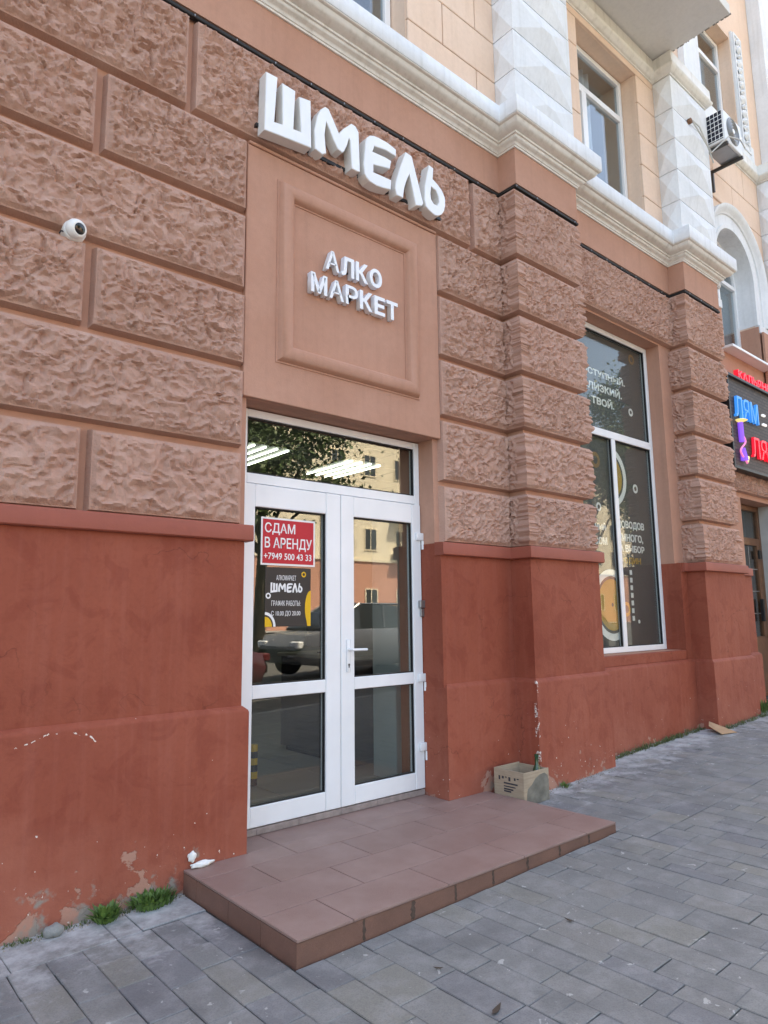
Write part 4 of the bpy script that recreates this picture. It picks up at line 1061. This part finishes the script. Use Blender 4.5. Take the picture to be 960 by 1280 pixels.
for (u, v, r_, a0, lb) in ((621, 1264, .032, .3, 'small dark dry leaf on the pavement near the bottom edge'), (712, 1152, .02, 1.6, 'tiny dark leaf on the pavement in front of the step'), (548, 1212, .016, 2.4, 'tiny curled leaf on the pavement below the step corner')):
    c_ = at_ground(u, v); ca, sa = math.cos(a0), math.sin(a0)
    pts = [(c_.x+ca*a*r_-sa*b*r_, c_.y+sa*a*r_+ca*b*r_, c_.z+.004+.006*abs(b)+.004*a*a) for a, b in ((-1.2, 0), (-.5, -.32), (.3, -.28), (1.3, .05), (.4, .3), (-.4, .36))]
    sheet('dry_leaf', pts, .001, LEAF, lb, 'leaf')
foam = simple('white_foam', (.78, .77, .73, 1), .8, .06, 20, bmp=.004, bscale=50)
def blob(name, c, r, label):
    bm = bmesh.new(); bmesh.ops.create_icosphere(bm, subdivisions=3, radius=1)
    for v in bm.verts:
        k = 1+0.22*math.sin(v.co.x*5+c[0]*9)*math.cos(v.co.y*4+v.co.z*3); v.co = Vector((c[0]+v.co.x*r[0]*k, c[1]+v.co.y*r[1]*k, c[2]+v.co.z*r[2]*k))
    me = bpy.data.meshes.new(name); bm.to_mesh(me); bm.free()
    return tag(mesh_obj(name, me, foam, None, 179), label, 'foam')
blob('foam_lump', (-0.275, -0.022, 0.014), (.066, .022, .016), 'white lump of dried foam lying on the step against the wall')
blob('foam_lump', (-0.325, -0.008, 0.056), (.022, .014, .026), 'small white foam dab stuck to the wall just above the larger lump')
stn = simple('grey_stone', lin('8a8a86'), .9, .2, 30, bmp=.004, bscale=60)
bm = bmesh.new(); bmesh.ops.create_icosphere(bm, subdivisions=3, radius=1)
for v in bm.verts: v.co = Vector((-1.0+v.co.x*.045, -.06+v.co.y*.035, gz(-1)+.018+v.co.z*.028*(1+.2*math.sin(v.co.x*6))))
me = bpy.data.meshes.new('stone'); bm.to_mesh(me); bm.free(); tag(mesh_obj('stone', me, stn, None, 179), 'rounded grey stone at the foot of the left wall', 'stone')

# ------------------------------------------------------------------ weeds and grit along the wall
def leafmat(name, a, b):
    mt, n, l, bs = newmat(name); g_ = n.new('ShaderNodeNewGeometry')
    c = mix(n, l, g_.outputs['Random Per Island'], a, b); l.new(c, bs.inputs['Base Color']); bs.inputs['Roughness'].default_value = .6
    bs.inputs['Subsurface Weight'].default_value = 0.0
    return mt
WEED = leafmat('weed_leaves', (.05, .10, .018, 1), (.11, .19, .035, 1))
GRASS = leafmat('wall_grass', (.05, .075, .02, 1), (.11, .14, .04, 1))
def blades(rg, cx, cy, cz, n, h, spread, wid, V, F, flat=0.6):
    for i in range(n):
        a = rg.uniform(0, 2*math.pi); rr = spread*math.sqrt(rg.random())*0.5
        bx_, by_ = cx+rr*math.cos(a), min(cy+rr*math.sin(a)*0.6, -0.004); L_ = h*rg.uniform(.5, 1.1)
        out = rg.uniform(.1, flat); dx, dy = math.cos(a)*out*L_, math.sin(a)*out*L_*0.8
        if by_+dy > -0.004: dy = -abs(dy)*0.3
        px, py_ = -math.sin(a)*wid, math.cos(a)*wid; k = len(V)
        up_ = L_*math.sqrt(max(.15, 1-out*out))
        V += [(bx_, by_, cz), (bx_+dx*.45+px, by_+dy*.45+py_*.3, cz+up_*.6), (bx_+dx*.45-px, by_+dy*.45-py_*.3, cz+up_*.6+.002), (bx_+dx, by_+dy, cz+up_*rg.uniform(.75, 1))]
        F += [(k, k+1, k+2), (k+1, k+3, k+2)]
def weed(x, y, n, h, spread, wid, label, seed, flat=.7):
    V = []; F = []; blades(random.Random(seed), x, y, gz(x)-.01, n, h, spread, wid, V, F, flat)
    return tag(pydata('weed', V, F, WEED), label, 'weed')
weed(-0.775, -0.075, 150, .10, .09, .011, 'bright green star-shaped weed growing at the foot of the left wall', 1, .85)
weed(-0.545, -0.05, 300, .085, .20, .010, 'wider clump of green weeds between the star-shaped weed and the step', 2, .7)
weed(2.62, -0.235, 60, .055, .10, .005, 'small weed tuft at the foot of the first pilaster', 3)
weed(3.47, -0.06, 110, .12, .13, .006, 'taller weed in the corner right of the first pilaster', 4)
weed(6.62, -0.16, 200, .20, .26, .009, 'large weed at the right foot of the second pilaster', 5)
V = []; F = []; rg = random.Random(9)
for i in range(420):
    t = rg.random(); x = 3.5+1.85*t if rg.random() < .68 else 5.42+1.05*rg.random()
    y = (-.03-.05*rg.random()) if x < 5.39 else (-.225-.05*rg.random())
    blades(rg, x, y, gz(x)-.008, 5, .03+.04*rg.random()*rg.random()*1.6, .04, .0045, V, F, .8)
for i in range(120):
    x = -1.4+1.0*rg.random(); blades(rg, x, -.02-.03*rg.random(), gz(x)-.01, 4, .03, .03, .003, V, F, .8)
tag(pydata('grass', V, F, GRASS), 'low grass and moss sprouting along the foot of the wall', 'grass', kind='stuff')
V = []; F = []
for i in range(900):
    u = rg.random()
    if u < .5: x = -1.45+1.08*rg.random(); y = -.008-.07*rg.random()**2
    elif u < .75: x = 2.38+1.0*rg.random(); y = -.207-.06*rg.random()**2
    elif u < .9: x = 3.42+1.95*rg.random(); y = -.008-.05*rg.random()**2
    else: x = 5.4+1.05*rg.random(); y = -.207-.05*rg.random()**2
    s_ = .002+.007*rg.random()**2; z = gz(x)-.004+s_*.4; k = len(V); a = rg.random()*3
    V += [(x+s_*math.cos(a), y+s_*math.sin(a), z), (x+s_*math.cos(a+2.1), y+s_*math.sin(a+2.1), z-s_*.5), (x+s_*math.cos(a+4.2), y+s_*math.sin(a+4.2), z), (x, y, z+s_)]
    F += [(k, k+1, k+3), (k+1, k+2, k+3), (k+2, k, k+3)]
tag(pydata('grit', V, F, simple('plaster_grit', lin('9b948b'), .95, .4, 60)), 'crumbs of plaster and grit along the foot of the wall', 'grit', kind='stuff')

# ------------------------------------------------------------------ shop interior
FL = -0.0
fl = M().box(-2, 6.4, 0.31, 6.5, -.05, 0.0).obj('shop_floor', simple('floor_grout', lin('77736b'), .8, .1)); tag(fl, kind='structure')
FT = simple('shop_floor_tile', lin('a8a49a'), .25, .06, 2, spec=.5)
base = M().box(.003, .597, .003, .597, .0005, .006, .002).mesh('floor_tile'); base.materials.append(FT)
for i in range(9):
    for j in range(6):
        o = bpy.data.objects.new('floor_tile', base); COL.objects.link(o); o.parent = fl; o.matrix_parent_inverse = fl.matrix_world.inverted() if False else Matrix.Translation(-Vector(fl.location))
        o.location = (-1.0+.6*i, .32+.6*j, 0)
ce = M().box(-2, 6.4, 0.51, 6.5, 2.98, 3.05).obj('shop_ceiling', simple('ceiling_grid', lin('5d5f5c'), .8, .1)); tag(ce, kind='structure')
ctile = M().box(.008, .592, .008, .592, -.010, -.0005, .002).mesh('ceiling_tile'); ctile.materials.append(simple('ceiling_tile_grey', lin('6f736f'), .9, .06))
for i in range(10):
    for j in range(7):
        o = bpy.data.objects.new('ceiling_tile', ctile); COL.objects.link(o); o.parent = ce; o.matrix_parent_inverse = Matrix.Translation(-Vector(ce.location)); o.location = (-.9+.6*i, .55+.6*j, 2.98)
IW = simple('shop_wall_paint', lin('8f958f'), .8, .05)
tag(M().box(-2.2, -2, 0.51, 6.7, -.05, 3.05).box(6.4, 6.6, 0.51, 6.7, -.05, 3.05).box(-2, 6.4, 6.5, 6.7, -.05, 3.05).obj('shop_wall', IW), kind='structure')
tag(M().box(1.70, 1.82, 0.505, 0.95, 0.0, 2.12).obj('partition_wall', simple('partition_paint', lin('b9c1bc'), .6, .04)), kind='structure')
LAMP = emis('lamp_tube', (.85, 1.0, .98, 1), 2.2)
LF = simple('lamp_louver', (.10, .105, .105, 1), .6, .05)
def lamp(x, y, label):
    t = thing('ceiling_lamp', (x, y, 2.97), label, 'lamp', 'tube lamps in the shop ceiling')
    q = M(); q.box(x-.26, x+.26, y-.45, y+.45, 2.955, 2.9689); q.obj('tray', LF, t)
    for k in range(4): M().tube([(x-.195+.13*k, y-.43, 2.94), (x-.195+.13*k, y+.43, 2.94)], .009, 8).obj('tube', LAMP, t)
lamp(1.48, 2.66, 'lit four-tube ceiling lamp at the left edge of the fanlight')
lamp(2.66, 2.62, 'lit four-tube ceiling lamp behind the middle of the fanlight')
lamp(1.48, 4.6, 'lit four-tube ceiling lamp deep in the shop above the red notice')
lamp(2.66, 4.6, 'lit four-tube ceiling lamp deepest in the shop behind the right door leaf')
DK = simple('dark_counter_laminate', (.018, .018, .024, 1), .35, .1)
ct = thing('shop_counter', (2.2, 1.85, 0), 'dark shop counter with pale top seen through the door glass', 'counter')
M().box(1.74, 2.6, 1.27, 2.42, .05, .90, .004).obj('cabinet', DK, ct); M().box(1.78, 2.56, 1.31, 2.38, .006, .05).obj('kick_base', MT['black'], ct)
M().box(1.71, 2.63, 1.24, 2.45, .901, .935, .004).obj('worktop', simple('pale_worktop', lin('a69c8c'), .4, .05), ct)
mo = thing('monitor', (2.0, 1.9, .936), 'black monitor standing on the shop counter', 'monitor')
M().box(1.80, 1.83, 1.62, 2.08, 1.0, 1.32, .004).obj('screen', MT['black'], mo); M().box(1.84, 2.0, 1.75, 1.95, .937, .95).box(1.831, 1.86, 1.82, 1.88, .95, 1.1).obj('stand', MT['black'], mo)
sh = thing('shelving_unit', (0.6, 6.2, 0), 'dark shelving unit against the back wall of the shop', 'shelf')
for x in (-1.0, 0.2, 1.4, 2.6): M().box(x, x+.03, 6.1, 6.48, .006, 2.2).obj('upright', DK, sh)
for z in (.1, .6, 1.1, 1.6, 2.15): M().box(-1.0+.031, 2.599, 6.11, 6.47, z, z+.03).obj('shelf', MT['metal'], sh)
sp_ = thing('warning_post', (0.81, 1.33, 0), 'short yellow and black striped post inside the shop', 'post')
for k in range(6): M().lathe([(.03, 0), (.03, .0495)], (0.81, 1.33, .006+.05*k), (0, 0, 1), 16).obj('band', PYEL if k % 2 else MT['black'], sp_, 40)
rk = thing('wire_rack', (1.25, 3.6, 0), 'low pale wire rack on the shop floor behind the glass', 'rack')
for x in (1.0, 1.5):
    for y in (3.4, 3.8): M().tube([(x, y, .006), (x, y, .75)], .01, 6).obj('post', MT['upvc'], rk)
for z in (.2, .45, .72):
    for k in range(5): M().tube([(1.0, 3.4+.1*k, z), (1.5, 3.4+.1*k, z)], .005, 5).obj('wire', MT['upvc'], rk)

# ------------------------------------------------------------------ across the street, seen in the glass
OY = -45.0
ob = thing('apartment_building', (45, OY, -0.3), 'cream and terracotta apartment building across the street, reflected in the door glass', 'building')
CREAM = simple('cream_facade', lin('e3d6bd'), .9, .06, .6); TERRA = simple('terracotta_facade', lin('c18d78'), .9, .08, .6); DG = simple('far_window_glass', (.03, .035, .04, 1), .15, .1, spec=.6)
M().box(6, 100, OY-6, OY, -.4, 6.3).obj('ground_floor', TERRA, ob); M().box(6, 100, OY-6, OY-.05, 6.301, 19).obj('upper_storeys', CREAM, ob)
M().box(6, 100, OY-.04, OY+.12, 6.25, 6.5).obj('string_course', CREAM, ob); M().box(5.8, 100.2, OY-6.2, OY+.5, 19.001, 19.5).obj('roof', MT['slab'], ob)
wmesh = M(); wmesh.box(-.65, .65, .0, .03, 0, 1.9); wmesh = wmesh.mesh('window'); wmesh.materials.append(DG)
fmesh = M(); frame_rect(fmesh, -.75, .75, -.1, 2.0, .1, .0, .08, 0); fmesh.box(-.04, .04, .031, .06, 0, 1.9); fmesh = fmesh.mesh('window_frame'); fmesh.materials.append(CREAM)
for zf in (1.8, 7.4, 10.9, 14.4):
    for i in range(24):
        x = 8.2+i*3.8
        o = bpy.data.objects.new('window', wmesh); COL.objects.link(o); o.parent = ob; o.location = (x-45, .001 if zf < 6 else -.049, zf+.3)
        o2 = bpy.data.objects.new('window_frame', fmesh); COL.objects.link(o2); o2.parent = o
for i in (7, 9, 13):
    for zf in (7.1, 10.6):
        x = 8.2+i*3.8
        b_ = M().box(x-1.3, x+1.3, OY-.03, OY+1.1, zf-.15, zf, 0).obj('balcony', CREAM, ob)
        for k in range(14): M().box(x-1.28+k*.19, x-1.26+k*.19, OY+1.06, OY+1.09, zf+.001, zf+1.0).obj('baluster', MT['dark_metal'], b_)
for x in (21.0, 44.3, 63): M().tube([(x, OY+.12, -.2), (x, OY+.12, 18.9)], .09, 8).obj('drainpipe', MT['wood'], ob)

# trees along the kerb
BARK = simple('bark', (.09, .07, .05, 1), .9, .3, 10, bmp=.01, bscale=20)
CROWN = leafmat('tree_leaves', (.035, .065, .016, 1), (.08, .13, .03, 1))
def tree(x, y, h, rad, seed, label):
    rg = random.Random(seed); t = thing('street_tree', (x, y, gz(x)-.1), label, 'tree', 'trees along the street')
    z0 = gz(x)-.15; q = M(); q.tube([(x, y, z0), (x+.1, y, z0+h*.3), (x, y+.1, z0+h*.62)], [.2, .15, .08], 10)
    tips = []
    for k in range(11):
        a = rg.uniform(0, 2*math.pi); zs = z0+h*rg.uniform(.3, .6); L_ = rad*rg.uniform(.55, .95)
        e = Vector((x+math.cos(a)*L_, y+math.sin(a)*L_, zs+h*rg.uniform(.12, .38))); tips.append(e)
        q.tube([(x, y, zs), (Vector((x, y, zs))+e)/2+Vector((0, 0, .2)), e], [.06, .04, .015], 6)
    q.obj('trunk', BARK, t, 50)
    for k in range(16): tips.append(Vector((x+rg.gauss(0, rad*.45), y+rg.gauss(0, rad*.45), z0+h*rg.uniform(.45, .97))))
    n = 15000; P = np.zeros((n, 3))
    for i in range(n):
        c = tips[rg.randrange(len(tips))]; P[i] = (c.x+rg.gauss(0, .42), c.y+rg.gauss(0, .42), c.z+rg.gauss(0, .36))
    rs = np.random.RandomState(seed); a = rs.normal(size=(n, 3)); a /= np.linalg.norm(a, axis=1)[:, None]; b = np.cross(a, rs.normal(size=(n, 3))); b /= np.linalg.norm(b, axis=1)[:, None]
    s_ = rs.uniform(.05, .1, (n, 1)); Vv = np.stack([P+a*s_, P+b*s_*.6, P-a*s_, P-b*s_*.6], 1).reshape(-1, 3)
    pydata('crown', Vv.tolist(), [(4*i, 4*i+1, 4*i+2, 4*i+3) for i in range(n)], CROWN, t)
for i, (x, y, h_, r_, lb) in enumerate(((4.6, -11.5, 8.5, 2.4, 'leafy street tree reflected in the left part of the door glass'), (8.0, -13.0, 9.5, 2.6, 'tall leafy street tree reflected in the middle of the fanlight'), (16.6, -11, 9.0, 2.4, 'leafy street tree reflected at the right edge of the fanlight'), (22.5, -11.5, 11, 2.7, 'street tree reflected in the left panes of the shop window'), (28.5, -12, 10.5, 2.6, 'street tree reflected in the right panes of the shop window'))):
    tree(x, y, h_, r_, 20+i, lb)

# parked cars
def car(x, y, rot, paint, label):
    t = thing('parked_car', (x, y, gz(x)-.138), label, 'car', 'cars parked along the street')
    t.rotation_euler = (0, 0, rot); z0 = 0
    def put(o): o.matrix_parent_inverse = Matrix.Identity(4); return o
    st_ = [(-2.15, .45, .62, .70), (-2.0, .30, .80, .82), (-1.3, .24, .96, .88), (-.4, .22, .98, .90), (.6, .22, .98, .90), (1.5, .24, .95, .89), (2.0, .30, .86, .82), (2.18, .45, .66, .70)]
    q = M(); rings = []
    for sx_, zb, zt, hw in st_:
        pr = [(-hw*.9, zb), (-hw, zb+.14), (-hw, zt-.16), (-hw*.93, zt), (hw*.93, zt), (hw, zt-.16), (hw, zb+.14), (hw*.9, zb)]
        rings.append([q.bm.verts.new((sx_, a, b)) for a, b in pr])
    for i in range(len(rings)-1):
        for j in range(8): q.bm.faces.new((rings[i][j], rings[i][(j+1) % 8], rings[i+1][(j+1) % 8], rings[i+1][j]))
    q.bm.faces.new(rings[0][::-1]); q.bm.faces.new(rings[-1]); bo = put(q.obj('body', paint, t, 40))
    q = M(); rings = []
    for sx_, zt, hw in ((-1.35, .97, .80), (-.75, 1.46, .66), (.55, 1.50, .66), (1.45, 1.0, .78)):
        rings.append([q.bm.verts.new((sx_, s_*w__, z)) for s_, w__, z in ((-1, hw+.06 if zt > 1.2 else hw, .96), (-1, hw, zt), (1, hw, zt), (1, hw+.06 if zt > 1.2 else hw, .96))])
    for i in range(3):
        for j in range(3): q.bm.faces.new((rings[i][j], rings[i][j+1], rings[i+1][j+1], rings[i+1][j]))
    q.bm.faces.new(rings[0]); q.bm.faces.new(rings[-1][::-1]); put(q.obj('cabin_glass', DG, t))
    q = M(); q.box(-.74, .54, -.655, .655, 1.485, 1.53, .02)
    for s_ in (-.68, .68):
        q.tube([(-1.33, s_*1.15, .97), (-.75, s_*.99, 1.49)], .03, 6); q.tube([(1.43, s_*1.13, .99), (.55, s_*.99, 1.51)], .03, 6); q.tube([(-.1, s_*1.05, .97), (-.1, s_*.985, 1.49)], .03, 6)
    put(q.obj('roof', paint, t))
    for sx_ in (-1.35, 1.35):
        for s_ in (-1, 1):
            wl = put(M().lathe([(.18, 0), (.30, .0), (.325, .03), (.325, .17), (.30, .20), (.18, .20)], (sx_, s_*.92-(.0 if s_ < 0 else .0), .325), (0, -s_, 0), 20).obj('wheel', MT['black'], t, 40))
            M().lathe([(.19, -.004), (.19, .02), (.05, .03)], (sx_, s_*.92, .325), (0, -s_, 0), 16).obj('rim', MT['metal'], wl, 40)
    for s_ in (-.62, .62):
        put(M().box(2.03, 2.17, s_-.16, s_+.16, .62, .76, .02).obj('headlight', MT['upvc'], t)); put(M().box(-2.17, -2.02, s_-.14, s_+.14, .66, .80, .02).obj('tail_light', simple('dark_red_lens', (.12, .01, .012, 1), .3, .1), t))
    put(M().box(2.12, 2.20, -.4, .4, .45, .60, .01).obj('grille', MT['black'], t))
def paintm(n_, c): return simple(n_, c, .25, .03, spec=.6)
car(7.8, -8.2, R(180), paintm('slate_paint', (.13, .14, .165, 1)), 'slate grey car parked across the road, reflected in the right door leaf')
car(2.6, -7.8, R(180), paintm('maroon_paint', (.09, .015, .02, 1)), 'maroon car parked across the road, reflected in the left door leaf')
car(15.5, -8.3, R(180), paintm('dark_grey_paint', (.05, .052, .056, 1)), 'dark grey car parked farther along the road, reflected in the shop window')
